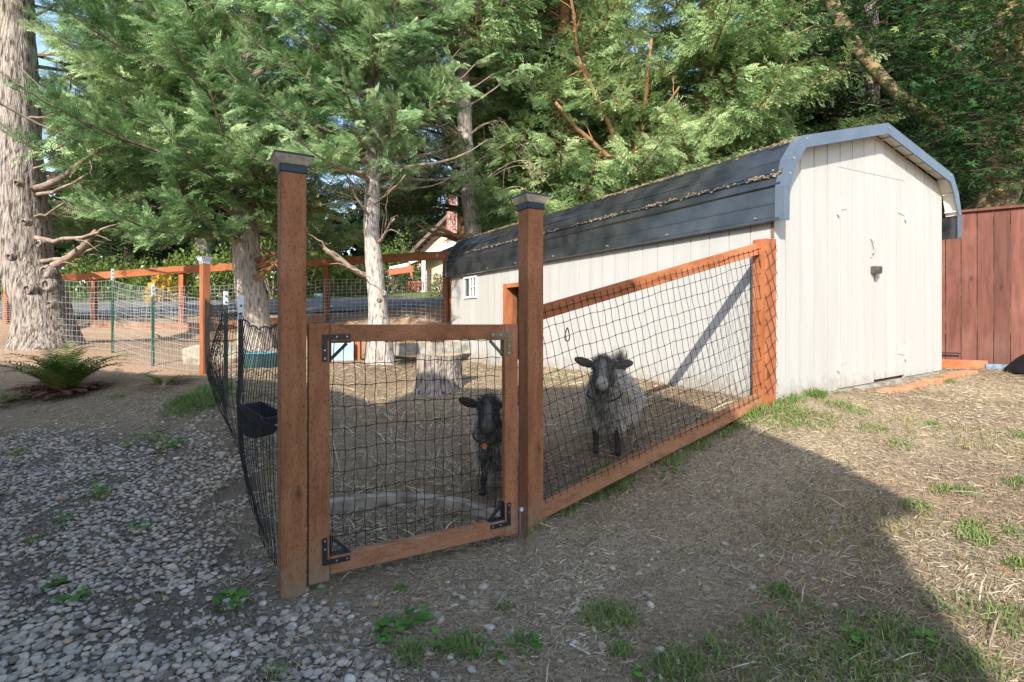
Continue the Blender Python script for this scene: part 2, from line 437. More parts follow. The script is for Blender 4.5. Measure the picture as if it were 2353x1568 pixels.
# ---------------------------------------------------------------- ground sheet
def seg_side(x, y, a, b):
    """signed distance to the line a->b, positive on its left"""
    dx, dy = b[0] - a[0], b[1] - a[1]; l = math.hypot(dx, dy)
    return (dx * (y - a[1]) - dy * (x - a[0])) / l
def gravel(x, y):
    n = (vnoise(x, y, 1.7) - .5) * .7 + (vnoise(x, y, 5) - .5) * .25
    d1 = seg_side(x, y, (-1.12, 2.6), (-2.0, 3.95))
    d2 = seg_side(x, y, (-.10, 1.90), (-1.05, 2.55))
    d2 = np.where(y < 2.1, -(x + .25) + 0 * y, d2)
    d = np.minimum(np.where(y > 2.45, d1 + .02, 1e3), np.where(y <= 2.7, d2, 1e3))
    d = np.minimum(d, (4.55 - .12 * (x + 3)) - y)
    return smooth(-.22, .28, d * .8 + n * .45)
def inpen(x, y):
    a = seg_side(x, y, (-1.09, 2.6), (-3.7, 6.5)) < 0
    b = seg_side(x, y, (.1, 3.29), (2.0, 4.24)) > 0
    c = seg_side(x, y, (-1.09, 2.6), (.1, 3.29)) > 0
    d = seg_side(x, y, (2.06, 4.25), (-1, 9.4)) > 0
    return a & b & c & d

def build_ground():
    n = 380
    t = np.linspace(-1, 1, n)
    k = 5.6
    xs = -.4 + 1.25 * np.sinh(k * t) / 1.0
    ys = 3.2 + 1.25 * np.sinh(k * t)
    X, Y = np.meshgrid(xs, ys)
    Z = ground(X, Y)
    V = np.c_[X.ravel(), Y.ravel(), Z.ravel()]
    i = np.arange(n * n).reshape(n, n)
    Fc = np.stack([i[:-1, :-1], i[:-1, 1:], i[1:, 1:], i[1:, :-1]], -1).reshape(-1, 4)
    m = bpy.data.materials.new('earth'); m.use_nodes = True
    nt = m.node_tree; N = nt.nodes; L = nt.links; b = N["Principled BSDF"]
    b.inputs['Roughness'].default_value = .95; b.inputs['Specular IOR Level'].default_value = .1
    tc = N.new('ShaderNodeTexCoord')
    def nz(s, d=8, dist=0.0):
        q = N.new('ShaderNodeTexNoise'); q.inputs['Scale'].default_value = s; q.inputs['Detail'].default_value = d
        q.inputs['Distortion'].default_value = dist
        L.new(tc.outputs['Object'], q.inputs['Vector']); return q.outputs[0]
    def ramp(i, stops):
        r = N.new('ShaderNodeValToRGB')
        r.color_ramp.elements[0].position = stops[0][0]; r.color_ramp.elements[0].color = (*stops[0][1], 1)
        r.color_ramp.elements[1].position = stops[-1][0]; r.color_ramp.elements[1].color = (*stops[-1][1], 1)
        for p, c in stops[1:-1]:
            e = r.color_ramp.elements.new(p); e.color = (*c, 1)
        L.new(i, r.inputs[0]); return r.outputs[0]
    def mix(f, a, c):
        q = N.new('ShaderNodeMixRGB')
        if isinstance(f, float): q.inputs[0].default_value = f
        else: L.new(f, q.inputs[0])
        L.new(a, q.inputs[1])
        if isinstance(c, tuple): q.inputs[2].default_value = (*c, 1)
        else: L.new(c, q.inputs[2])
        return q.outputs[0]
    def att(a):
        q = N.new('ShaderNodeAttribute'); q.attribute_name = a; return q.outputs['Fac']
    base = ramp(nz(14), [(.3, (.085, .058, .036)), (.5, (.17, .12, .078)), (.7, (.30, .22, .145))])
    big = ramp(nz(.8, 4), [(.35, (.22, .135, .08)), (.6, (.19, .145, .10))])
    base = mix(.45, base, big)
    thatch = ramp(nz(60, 4, 2.0), [(.35, (.15, .105, .062)), (.62, (.52, .42, .28))])
    base = mix(att('lawn'), base, thatch)
    dirt = ramp(nz(26), [(.3, (.28, .18, .115)), (.7, (.44, .31, .21))])
    base = mix(att('bare'), base, dirt)
    grav = ramp(nz(40), [(.3, (.09, .075, .055)), (.7, (.20, .17, .135))])
    base = mix(att('gravel'), base, grav)
    far = ramp(nz(3), [(.3, (.10, .15, .04)), (.7, (.20, .22, .08))])
    base = mix(att('far'), base, far)
    L.new(base, b.inputs['Base Color'])
    bp = N.new('ShaderNodeBump'); bp.inputs['Strength'].default_value = .9; bp.inputs['Distance'].default_value = .02
    L.new(nz(38, 8), bp.inputs['Height']); L.new(bp.outputs[0], b.inputs['Normal'])
    x, y = V[:, 0], V[:, 1]
    pen = inpen(x, y)
    lawn = np.where(pen, .55 * smooth(3.8, 4.6, y), .75) * smooth(.2, .8, vnoise(x, y, 1.1) + .2)
    lawn = np.where(x < -1.2, .35 * (1 - smooth(6.2, 7, y)), lawn)
    bare = smooth(6.0, 7.0, y) * (1 - smooth(-2.6, -1.6, x)) + smooth(8.8, 9.6, y) * smooth(-2.8, -1.8, x) * (1 - smooth(.4, 1.2, x))
    o = meshobj('ground', V, Fc, m, smooth=True, kind='structure',
                attr=dict(lawn=lawn, gravel=gravel(x, y), bare=np.clip(bare, 0, 1) * .9, far=smooth(12.5, 14, y)))
    return o
GROUND = build_ground()

def sheet(name, poly_fn, nx, ny, mt, lift=.02, kind='structure'):
    U, Vv = np.meshgrid(np.linspace(0, 1, nx), np.linspace(0, 1, ny))
    X, Y = poly_fn(U, Vv)
    Z = ground(X, Y, False) + lift
    V = np.c_[X.ravel(), Y.ravel(), Z.ravel()]
    i = np.arange(nx * ny).reshape(ny, nx)
    Fc = np.stack([i[:-1, :-1], i[:-1, 1:], i[1:, 1:], i[1:, :-1]], -1).reshape(-1, 4)
    return meshobj(name, V, Fc, mt, smooth=True, kind=kind)
M['asphalt'] = mat('weathered_asphalt', (.10, .10, .10), (.20, .195, .185), scale=2, detail=9, rough=.9, bump=.4, bscale=60)
sheet('driveway', lambda u, v: (-40 + 46 * u, 12.3 + v * (8.2 - 2.6 * u) + 1.2 * (1 - u)), 120, 40, M['asphalt'], .05)

# concrete ring just inside the gate
def ring():
    t = thing('concrete_ring', 'mossy concrete ring half sunk in the straw just inside the gate', 'concrete ring', (-.74, 3.04, 0))
    mb = MB(); n = 40
    prof = [(.81, -.08), (.81, .055), (.822, .067), (.872, .065), (.89, .05), (.89, -.06)]
    for i in range(n + 1):
        a = R(22) + (R(158) - R(22)) * i / n
        wob = .006 * math.sin(i * 1.7) + .004 * math.sin(i * .6)
        dz = .03 * math.cos(a - R(150))
        for r, z in prof:
            mb.v.append((-.74 + (r + wob) * math.cos(a), 3.04 + (r + wob) * math.sin(a), z + dz + (.005 * math.sin(i * 2.3) if z > .09 else 0)))
    k = len(prof)
    for i in range(n):
        for j in range(k - 1):
            a = i * k + j
            mb.f.append((a, a + k, a + k + 1, a + 1))
    mb.f.append(tuple(range(k))); mb.f.append(tuple(range(n * k, n * k + k))[::-1])
    mb.build('ring', mat('ring_concrete', (.18, .145, .105), (.42, .36, .28), scale=9, rough=.95, bump=.8, bscale=35, bdist=.008), t)
ring()

# ---------------------------------------------------------------- shed
SX, SY = 2.06, 4.25
WX, WY = .855, .519
LX, LY = -.519, .855
TILT = .035
def S(t, L, z):
    return (SX + WX * t + LX * L, SY + WY * t + LY * L, z + TILT * t)
SW, SLN = 3.0, 6.0
ROOF = [(-.05, 2.10), (-.045, 2.36), (.02, 2.57), (.19, 2.765), (1.55, 3.08), (2.92, 2.76), (3.06, 2.57), (3.135, 2.36), (3.14, 2.11)]
def roofz(t):
    return float(np.interp(t, [p[0] for p in ROOF[2:7]], [p[1] for p in ROOF[2:7]]))

shed = thing('garden_shed', 'long white panelled shed with a black curved metal roof', 'shed', S(0, 0, .7))
def front_wall():
    w = MB()
    top = [(t, roofz(t) - .05) for t in (.06, .19, 1.0, 1.55, 2.2, 2.92, 2.99)]
    D0, D1, DT = .926, 2.165, 2.645
    # backing sheet, cut out round the door
    pl = [(.005, .66), (D0 - .004, .66), (D0 - .004, DT + .004), (D1 + .004, DT + .004), (D1 + .004, .66), (2.995, .66)] + top[::-1]
    n = len(pl)
    mb = MB()
    # build as quads strips: left, over door, right
    for a, b, z0 in ((.005, D0 - .004, .66), (D0 - .004, D1 + .004, DT + .004), (D1 + .004, 2.995, .66)):
        ts = [a] + [t for t, _ in top if a < t < b] + [b]
        for p, q in zip(ts[:-1], ts[1:]):
            mb.prism(S, [(p, z0), (q, z0), (q, roofz(q) - .05), (p, roofz(p) - .05)], .012, .03)
    wall = mb.build('front_wall', M['white'], shed)
    pitch = .2032
    nb = 15
    for i in range(nb):
        a = i * pitch - .045 + .005; b = (i + 1) * pitch - .045 - .005
        a = max(a, 0.0); b = min(b, SW)
        if b - a < .02: continue
        def piece(p, q, z0, nm='siding_board', par=wall, zt=None, y0=0.0, y1=.0115):
            ts = [p] + [t for t in (.19, 1.55, 2.92) if p < t < q] + [q]
            poly = [(p, z0), (q, z0)] + [(t, (zt if zt else roofz(t) - .055)) for t in ts[::-1]]
            m_ = MB(); m_.prism(S, poly, y0, y1); return m_.build(nm, M['white'], par)
        if b <= D0 or a >= D1:
            piece(a, b, .655 if b <= D0 else .70)
        else:
            if a < D0: piece(a, D0 - .004, .655)
            if b > D1: piece(D1 + .004, b, .70)
            piece(max(a, D0 - .004), min(b, D1 + .004), DT + .004)
    # the two leaves of the door
    mid = 1.56
    for (p, q, z0) in ((D0 + .002, mid - .002, .700), (mid + .002, D1 - .003, .722)):
        mb = MB(); mb.hexa(S, p, q, .012, .032, z0 + .004, DT - .004)
        d = mb.build('door', M['white'], shed)
        for i in range(nb):
            a = max(i * pitch - .045 + .005, p); b = min((i + 1) * pitch - .045 - .005, q)
            if b - a < .015: continue
            m_ = MB(); m_.hexa(S, a, b, -.001, .0115, z0, DT); m_.build('siding_board', M['white'], d)
        side = 1 if p < 1 else -1
        he = p if side == 1 else q
        for zc in ((2.30, .935) if side == 1 else (2.335, .95)):
            m_ = MB()
            m_.hexa(S, he - .012, he + .012, -.012, -.0015, zc - .075, zc + .075)
            m_.tube([S(he, -.016, zc - .085), S(he, -.016, zc + .085)], .009, 8)
            a, b = (he + side * .012, he + side * .15)
            m_.prism(S, sorted([(a, zc - .035), (a, zc + .035)]) + [(b, zc + .012), (b, zc - .012)] if side == 1 else [(a, zc - .035), (b, zc - .012), (b, zc + .012), (a, zc + .035)], -.006, -.0015)
            m_.build('hinge', M['white'], d)
        if side == 1:
            m_ = MB()
            pts = [S(1.50, -.002 - .05 * math.sin(math.pi * k / 10), 1.895 + .15 * k / 10) for k in range(11)]
            m_.tube(pts, .008, 6)
            m_.hexa(S, 1.482, 1.518, -.007, -.0015, 1.868, 1.90); m_.hexa(S, 1.482, 1.518, -.007, -.0015, 2.04, 2.072)
            m_.build('handle', M['white'], d)
            m_ = MB()
            m_.hexa(S, 1.49, 1.61, -.05, -.0015, 1.715, 1.785, .006)
            m_.tube([S(1.505, -.05, 1.75), S(1.505, -.085, 1.75)], .027, 14)
            m_.build('lock', mat('dark_chrome', (.16, .15, .14), rough=.3, metal=.8), d, smooth=False)
    m_ = MB(); m_.hexa(S, D0, D1, .034, .04, .70, DT); m_.build('door_lining', mat('shed_interior', (.05, .035, .02)), shed)
    m_ = MB(); m_.hexa(S, .35, 3.0, -.05, .02, .60, .692); m_.build('concrete_footing', M['concrete'], shed)
front_wall()

def side_wall():
    WT = 2.13
    DL0, DL1, DZ0, DZ1 = 3.20, 4.17, .80, 1.87
    WL0, WL1, WZ0, WZ1 = 5.06, 5.46, 1.75, 2.045
    def fw(x, y, z): return S(y, x, z)      # x along the wall, y into the shed
    mb = MB()
    def blk(a, b, c, d): mb.hexa(fw, a, b, .013, .03, c, d)
    zb = .60
    blk(0.012, DL0, zb, WT); blk(DL0, DL1, zb, DZ0); blk(DL0, DL1, DZ1, WT); blk(DL1, WL0, zb, WT)
    blk(WL0, WL1, zb, WZ0); blk(WL0, WL1, WZ1, WT); blk(WL1, SLN, zb, WT)
    wall = mb.build('side_wall', M['sidewhite'], shed)
    pitch = .2032; n = int(SLN / pitch) + 1
    for i in range(n):
        a = i * pitch + .004; b = min((i + 1) * pitch - .004, SLN)
        if i == 0: a = 0
        zlo = .665 + .02 * math.sin(i * .4)
        segs = [(a, b, zlo, WT)]
        def cut(segs, p, q, c, d):
            out = []
            for (a, b, e, f) in segs:
                if b <= p or a >= q: out.append((a, b, e, f)); continue
                if a < p: out.append((a, p, e, f))
                if b > q: out.append((q, b, e, f))
                x0, x1 = max(a, p), min(b, q)
                if e < c: out.append((x0, x1, e, c))
                if f > d: out.append((x0, x1, d, f))
            return out
        segs = cut(segs, DL0, DL1, DZ0, DZ1); segs = cut(segs, WL0, WL1, WZ0, WZ1)
        for (p, q, c, d) in segs:
            if q - p < .01: continue
            m_ = MB(); m_.hexa(fw, p, q, .0, .0125, c, d); m_.build('siding_board', M['sidewhite'], wall)
    # goat doorway
    fr = MB()
    fr.hexa(fw, DL0 - .005, DL0 + .085, -.025, .09, DZ0 - .02, DZ1 + .01)
    fr.hexa(fw, DL1 - .075, DL1 + .012, -.025, .09, DZ0 - .02, DZ1 + .01)
    fr.hexa(fw, DL0 + .085, DL1 - .075, -.022, .09, DZ1 - .05, DZ1 + .008)
    fr.build('door_frame', M['orange'], shed)
    d = MB()
    d.hexa(S, .10, .15, DL1 - .10, DL1 - .06, .78, DZ1 - .055)  # inner stud
    d.hexa(S, .10, .80, 3.42, 3.46, .78, DZ1 - .06)
    d.build('stall_panel', mat('stall_panel_wood', (.12, .055, .025), (.22, .10, .04), scale=5, stretch=(6, 6, 1)), shed)
    lf = MB(); lf.hexa(S, -.10, -.035, DL0 + .02, DL0 + .10, .82, DZ1 + .02)
    lf.build('door_leaf', M['orange'], shed)
    fl = MB(); fl.hexa(S, .02, 2.95, .05, 5.95, .62, .70); fl.build('shed_floor', mat('dirty_floor', (.25, .13, .07), (.35, .2, .12), scale=8), shed)
    ins = MB(); ins.hexa(S, 2.96, 2.99, .04, 5.9, .66, 2.5); ins.hexa(S, .05, 2.95, 5.96, 5.99, .62, 2.45); ins.build('back_wall', M['sidewhite'], shed)
    wn_ = MB()
    o = .03
    for a, b, c, d_ in ((WL0 - o, WL0, WZ0 - o, WZ1 + o), (WL1, WL1 + o, WZ0 - o, WZ1 + o), (WL0, WL1, WZ1, WZ1 + o), (WL0, WL1, WZ0 - o, WZ0),
                        ((WL0 + WL1) / 2 - .015, (WL0 + WL1) / 2 + .015, WZ0, WZ1), (WL0, (WL0 + WL1) / 2 - .015, 1.89, 1.905), (5.15, 5.165, WZ0, 1.89), (5.15, 5.165, 1.905, WZ1)):
        wn_.hexa(fw, a, b, -.022, .004, c, d_)
    wf = wn_.build('window', M['trimwhite'], shed)
    gl = MB(); gl.hexa(fw, WL0, WL1, .006, .010, WZ0, WZ1); gl.build('pane', mat('window_glass', (.05, .065, .07), rough=.08, spec=.8), wf)
    # corner flashing board
    cb = MB(); cb.hexa(S, -.006, .0, -.004, .02, .66, 2.12); cb.build('corner_edge', mat('raw_edge', (.16, .12, .09)), shed)
side_wall()

def shed_roof():
    L0, L1 = -.10, 6.12
    th = .022
    prof = ROOF
    # smooth each bend of the carport roof a little
    P = []
    for i, (t, z) in enumerate(prof):
        if 0 < i < len(prof) - 1:
            a = Vector((t, z)); b = Vector(prof[i - 1]); c = Vector(prof[i + 1])
            d1 = (b - a).normalized() * min(.05, (b - a).length * .4); d2 = (c - a).normalized() * min(.05, (c - a).length * .4)
            for s in (0, .5, 1):
                q = (a + d1) * (1 - s) ** 2 + a * 2 * s * (1 - s) + (a + d2) * s ** 2
                P.append((q.x, q.y))
        else: P.append((t, z))
    outer = P
    c0 = Vector((1.55, 2.2))
    inner = [tuple(Vector(p) + (c0 - Vector(p)).normalized() * th) for p in P]
    mb = MB(); n = len(outer)
    segs = 12
    for s in range(segs + 1):
        L = L0 + (L1 - L0) * s / segs
        sag = .006 * math.sin(s * 1.9)
        for p in outer: mb.v.append(S(p[0], L, p[1] + sag))
        for p in inner: mb.v.append(S(p[0], L, p[1] + sag))
    k = 2 * n
    for s in range(segs):
        for i in range(n - 1):
            a = s * k + i; mb.f.append((a, a + 1, a + 1 + k, a + k))
            a = s * k + n + i; mb.f.append((a + 1, a, a + k, a + 1 + k))
        for i in (0, n - 1):
            a = s * k + i; b = a + n; mb.f.append((a, b, b + k, a + k))
    for s in (0, segs):
        for i in range(n - 1):
            a = s * k + i; mb.f.append((a, a + n, a + n + 1, a + 1))
    roof = mb.build('roof', M['roof'], shed)
    # pressed ribs along the roof
    def along(p, q, f):
        return (p[0] + (q[0] - p[0]) * f, p[1] + (q[1] - p[1]) * f)
    ribs = []
    for a, b, fs in ((0, 1, (.06, .55)), (1, 2, (.12, .5, .62)), (2, 3, (.1, .55)), (3, 4, (.06, .30, .54, .78, .96)),
                     (4, 5, (.04, .28, .52, .76, .94)), (5, 6, (.5,)), (6, 7, (.4,)), (7, 8, (.5,))):
        for f in fs: ribs.append((along(prof[a], prof[b], f), (a, b), f))
    for (t, z), (a, b), f in ribs:
        d = (Vector(prof[b]) - Vector(prof[a])).normalized(); nrm = Vector((-d.y, d.x))
        big = (a, f) in ((1, .12), (1, .5), (1, .62), (0, .06))
        w, h = (.018, .016) if big else (.008, .0035)
        m_ = MB()
        c = Vector((t, z))
        poly = [c - d * w, c - d * w * .5 + nrm * h, c + d * w * .5 + nrm * h, c + d * w]
        for s in range(0, 5):
            La = L0 + .012 + (L1 - L0 - .024) * s / 4
            for q in poly: m_.v.append(S(q.x, La, q.y + .001))
        for s in range(4):
            for j in range(3):
                q = s * 4 + j; m_.f.append((q, q + 1, q + 5, q + 4))
        m_.f.append((0, 3, 2, 1)); m_.f.append((16, 17, 18, 19))
        m_.build('roof_rib', M['roof'], roof)
    # leaf litter caught on the seam
    pts = []
    vs = []; fs = []; tn = []
    r = np.random.default_rng(3)
    for i in range(4200):
        which = r.random()
        if which < .5: pa, pb, f0, sp = 2, 3, .93, .05
        elif which < .8: pa, pb, f0, sp = 1, 2, .52, .04
        else: pa, pb, f0, sp = 3, 4, r.random() * .9, .03
        f = f0 + r.normal() * sp; q = along(prof[pa], prof[pb], f); L = L0 + .02 + r.random() * (L1 - L0 - .04)
        if vnoise(L * 1.0, which * 0 + f0, 2.3) + .4 * vnoise(L, 3.3, 9) < .45 + .5 * r.random() - .12: continue
        pd = Vector(prof[pb]) - Vector(prof[pa]); pd.normalize(); pn = (-pd.y, pd.x); rr0 = r.random()
        s_ = .005 + .010 * r.random(); an = r.random() * 6.28; b0 = len(vs)
        for k2 in range(3):
            a2 = an + k2 * 2.1
            tt_ = q[0] + pd[0] * s_ * math.cos(a2) + pn[0] * (.004 + .012 * rr0 + .004 * k2); zz_ = q[1] + pd[1] * s_ * math.cos(a2) + pn[1] * (.004 + .012 * rr0 + .004 * k2); vs.append(S(tt_, L + s_ * 1.5 * math.sin(a2), zz_))
        fs.append((b0, b0 + 1, b0 + 2))
    meshobj('leaf_litter', np.array(vs), fs, M['debris'], roof, kind='stuff')
    # front trim: face band and side band
    def band(y0, y1, w, name, lift=0.0, m=M['fascia']):
        mb = MB(); out = [Vector(p) for p in prof]
        def off(i, d):
            a = (out[i] - out[i - 1]).normalized() if i > 0 else (out[1] - out[0]).normalized()
            b = (out[i + 1] - out[i]).normalized() if i < len(out) - 1 else a
            t = (a + b).normalized(); nn = Vector((-t.y, t.x)); sc_ = 1 / max(.6, nn.dot(Vector((-a.y, a.x))))
            return out[i] + nn * d * sc_
        ou = [off(i, lift) for i in range(len(out))]; inn = [off(i, -w * (.72 if (i < 2 or i > 6) and w > .04 else 1)) for i in range(len(out))]
        for i in range(len(out) - 1):
            f = MB(); f.prism(S, [tuple(ou[i]), tuple(ou[i + 1]), tuple(inn[i + 1]), tuple(inn[i])], y0 - .0015 * (i % 2), y1)
            f.build(name, m, shed)
    band(-.125, -.112, .085, 'roof_fascia', .012)
    band(-.113, -.05, -.003, 'roof_edge_flashing', .013)
    band(L1 - .02, L1 + .004, .05, 'roof_fascia', .01)
    # soffit lining with cross battens under the overhang
    mb = MB()
    for i in range(2, 7):
        a, b = prof[i], prof[i + 1]
        ca = Vector(a) + (c0 - Vector(a)).normalized() * .04; cb = Vector(b) + (c0 - Vector(b)).normalized() * .04
        mb.prism(S, [tuple(ca), tuple(cb), (cb.x, cb.y - .004), (ca.x, ca.y - .004)], -.11, .0)
    mb.build('soffit', M['soffit'], shed)
    mb = MB()
    for (a, b, fs_) in ((4, 5, (.12, .3, .48, .66, .84)), (5, 6, (.1, .9)), (6, 7, (.8,))):
        for f in fs_:
            mb = MB(); q = Vector(along(prof[a], prof[b], f)); q += (c0 - q).normalized() * .05
            mb.hexa(S, q.x - .012, q.x + .012, -.11, .0, q.y - .006, q.y + .003); mb.build('soffit_batten', M['soffit'], shed)
    mb = MB(); mb.hexa(S, SW + .004, SW + .07, .05, 5.9, 2.12, 2.2); mb.hexa(S, SW + .005, SW + .03, .012, 5.9, .70, 2.12)
    mb.build('far_side_wall', M['sidewhite'], shed)
    # screw heads on the fascia
    for i, f in ((3, 0.02), (4, .01), (4, .98), (2, .1), (6, .05), (6, .95), (1, .5), (7, .9)):
        q = Vector(along(prof[i], prof[min(i + 1, 8)], f)); q += (c0 - q).normalized() * .03
        m_ = MB(); m_.tube([S(q.x, -.13, q.y), S(q.x, -.122, q.y)], .011, 8); m_.build('screw', M['metal'], shed)
    for L in (.12, 1.05, 1.9, 2.9, 3.8, 4.6):
        m_ = MB(); m_.tube([S(-.045, L, 2.145), S(-.065, L, 2.147)], .007, 8); m_.build('screw', M['metal'], roof)
shed_roof()
# ---------------------------------------------------------------- posts, gate and nets
GX, GY = .863, .506
NX, NY = .506, -.863          # towards the camera
def cap_on(post, fn, z, s=1.0, light=False):
    h = .0625 * s
    m = MB(); m.hexa(fn, -h, h, -h, h, z - .012, z + .028, .004); m.build('cap_band', M['cap_dark'] if not light else M['metal'], post)
    m = MB()
    a = .060 * s; b = .088 * s
    m.v = [fn(*p) for p in [(-a, -a, z + .0285), (a, -a, z + .0285), (a, a, z + .0285), (-a, a, z + .0285), (-b, -b, z + .066), (b, -b, z + .066), (b, b, z + .066), (-b, b, z + .066)]]
    m.f = [(0, 1, 2, 3), (4, 7, 6, 5), (0, 4, 5, 1), (1, 5, 6, 2), (2, 6, 7, 3), (3, 7, 4, 0)]
    m.build('cap_lens', M['cap_lens'] if not light else M['trimwhite'], post)
    m = MB(); b += .002; t = .03 * s
    m.v = [fn(*p) for p in [(-b, -b, z + .0665), (b, -b, z + .0665), (b, b, z + .0665), (-b, b, z + .0665), (-b, -b, z + .075), (b, -b, z + .075), (b, b, z + .075), (-b, b, z + .075), (-t, -t, z + .092), (t, -t, z + .092), (t, t, z + .092), (-t, t, z + .092)]]
    m.f = [(0, 3, 2, 1), (0, 1, 5, 4), (1, 2, 6, 5), (2, 3, 7, 6), (3, 0, 4, 7), (4, 5, 9, 8), (5, 6, 10, 9), (6, 7, 11, 10), (7, 4, 8, 11), (8, 9, 10, 11)]
    m.build('cap_top', M['cap_dark'] if not light else M['metal'], post)

def big_post(x, y, z0, z1, label, h=.0575):
    p = thing('gate_post', label, 'post', (x, y, z0), 'wooden posts either side of the gate')
    fn = frame2(x, y, GX, GY)
    m = MB(); m.hexa(fn, -h, h, -h, h, z0 - .15, z1, .003); m.build('shaft', M['post'], p)
    cap_on(p, fn, z1)
    return p, fn
pl, fl_ = big_post(-1.065, 2.61, 0.0, 2.03, 'tall near brown gate post at the left of the gate')
pr, fr_ = big_post(.115, 3.30, .06, 2.005, 'capped brown post between the gate and the sloping net fence', .056)

def gate():
    ox, oy = -1.005, 2.645
    fn = frame2(ox, oy, GX, GY)          # y>0 is away from the camera
    g = thing('garden_gate', 'brown lumber gate filled with black net and held with corner brackets', 'gate', (ox, oy, .05))
    W, Z0, Z1, w = 1.045 + .14, .055, 1.30, .089
    y0, y1 = -.045, -.005
    def part(nm, m_, *a):
        q = MB(); q.hexa(fn, *a, .003); return q.build(nm, m_, g)
    part('stile', M['post'], 0, w + .01, y0, y1, Z0 - .02, Z1)
    part('stile', M['post'], W - w - .005, W - .005, y0, y1, Z0, Z1)
    part('rail', M['rail'], w + .012, W - w - .007, y0 - .001, y1, Z1 - w, Z1 - .002)
    part('rail', M['base'], w + .012, W - w - .007, y0 - .001, y1, Z0 + .01, Z0 + w + .012)
    # black net
    net = MB()
    xs = np.arange(w + .035, W - w, .0545); zs = np.arange(Z0 + w - .02, Z1 - w + .05, .1085)
    r = np.random.default_rng(5)
    ph = r.random(40) * 6
    def P(x, z):
        return Vector(fn(x + .004 * math.sin(z * 9 + ph[int(x * 18) % 40]) + .003 * math.sin(z * 31 + x * 5), .0 + .006 * math.sin(x * 11 + z * 3), z + .004 * math.sin(x * 14 + ph[int(z * 9) % 40]) + .003 * math.sin(x * 57)))
    xa = np.r_[w - .01, xs, W - w + .01]
    for x in xs: net.tube([P(x, z) for z in np.arange(Z0 + w - .02, Z1 - w + .04, .036)], .0019, 4, False)
    for z in zs: net.tube([P(x, z) for x in np.arange(w, W - w, .027)], .0019, 4, False)
    for x in xs:
        for z in zs:
            c = P(x, z); net.lathe(c - Vector((0, 0, .0045)), [(.001, 0), (.0042, .003), (.0042, .006), (.001, .009)], 5)
    net.build('netting', M['net'], g, kind='stuff')
    # brackets: flat L on the face with a strut behind
    for (cx, sx, cz, sz, m_) in ((w + .012, 1, Z1 - w, -1, M['blackmetal']), (W - w - .007, -1, Z1 - w, -1, M['bracket_tan']),
                                 (w + .012, 1, Z0 + w + .012, 1, M['blackmetal']), (W - w - .007, -1, Z0 + w + .012, 1, M['blackmetal'])):
        q = MB(); a, b = .125, .024
        yy0, yy1 = y0 - .006, y0 - .0015
        def bx(x0, x1, z0, z1): q.hexa(fn, min(x0, x1), max(x0, x1), yy0, yy1, min(z0, z1), max(z0, z1))
        # L lies on the lumber just outside the opening corner
        bx(cx - sx * .038, cx - sx * .014, cz - sz * .038, cz + sz * .095)
        bx(cx - sx * .0135, cx + sx * .095, cz - sz * .038, cz - sz * .014)
        # return plates inside the opening
        q.hexa(fn, *sorted((cx + sx * .0005, cx + sx * .005)), y0 - .003, y1 + .004, *sorted((cz, cz + sz * .10)))
        q.hexa(fn, *sorted((cx, cx + sx * .10)), y0 - .003, y1 + .004, *sorted((cz + sz * .0005, cz + sz * .005)))
        p0 = Vector(fn(cx + sx * .008, -.022, cz + sz * .085)); p1 = Vector(fn(cx + sx * .085, -.022, cz + sz * .008))
        q.beam(p0, p1, .016, .014)
        br = q.build('corner_bracket', m_, g)
        s = MB()
        for (x, z) in ((cx - sx * .026, cz + sz * .04), (cx - sx * .026, cz + sz * .08), (cx + sx * .03, cz - sz * .026), (cx + sx * .08, cz - sz * .026)):
            s.lathe(fn(x, yy0, z), [(.006, 0), (.004, .003), (.0005, .0035)], 7, (NX, NY, 0))
        s.build('screws', M['metal'], br)
    hk = MB(); hk.tube([fn(W + .005, -.045, .20), fn(W + .005, -.07, .205)], .013, 10); hk.tube([fn(W + .005, -.05, .20), fn(W + .006, -.052, .05)], .004, 5)
    hk.build('drop_bolt', M['metal'], g)
gate()

def clipline(p, d, poly):
    """parameter range of p+t d inside a convex polygon (counter-clockwise)"""
    t0, t1 = -1e9, 1e9
    n = len(poly)
    for i in range(n):
        ax, ay = poly[i]; bx, by = poly[(i + 1) % n]
        nx, ny = -(by - ay), bx - ax
        den = nx * d[0] + ny * d[1]; num = nx * (p[0] - ax) + ny * (p[1] - ay)
        if abs(den) < 1e-9:
            if num < 0: return None
            continue
        t = -num / den
        if den > 0: t0 = max(t0, t)
        else: t1 = min(t1, t)
    return (t0, t1) if t1 > t0 else None

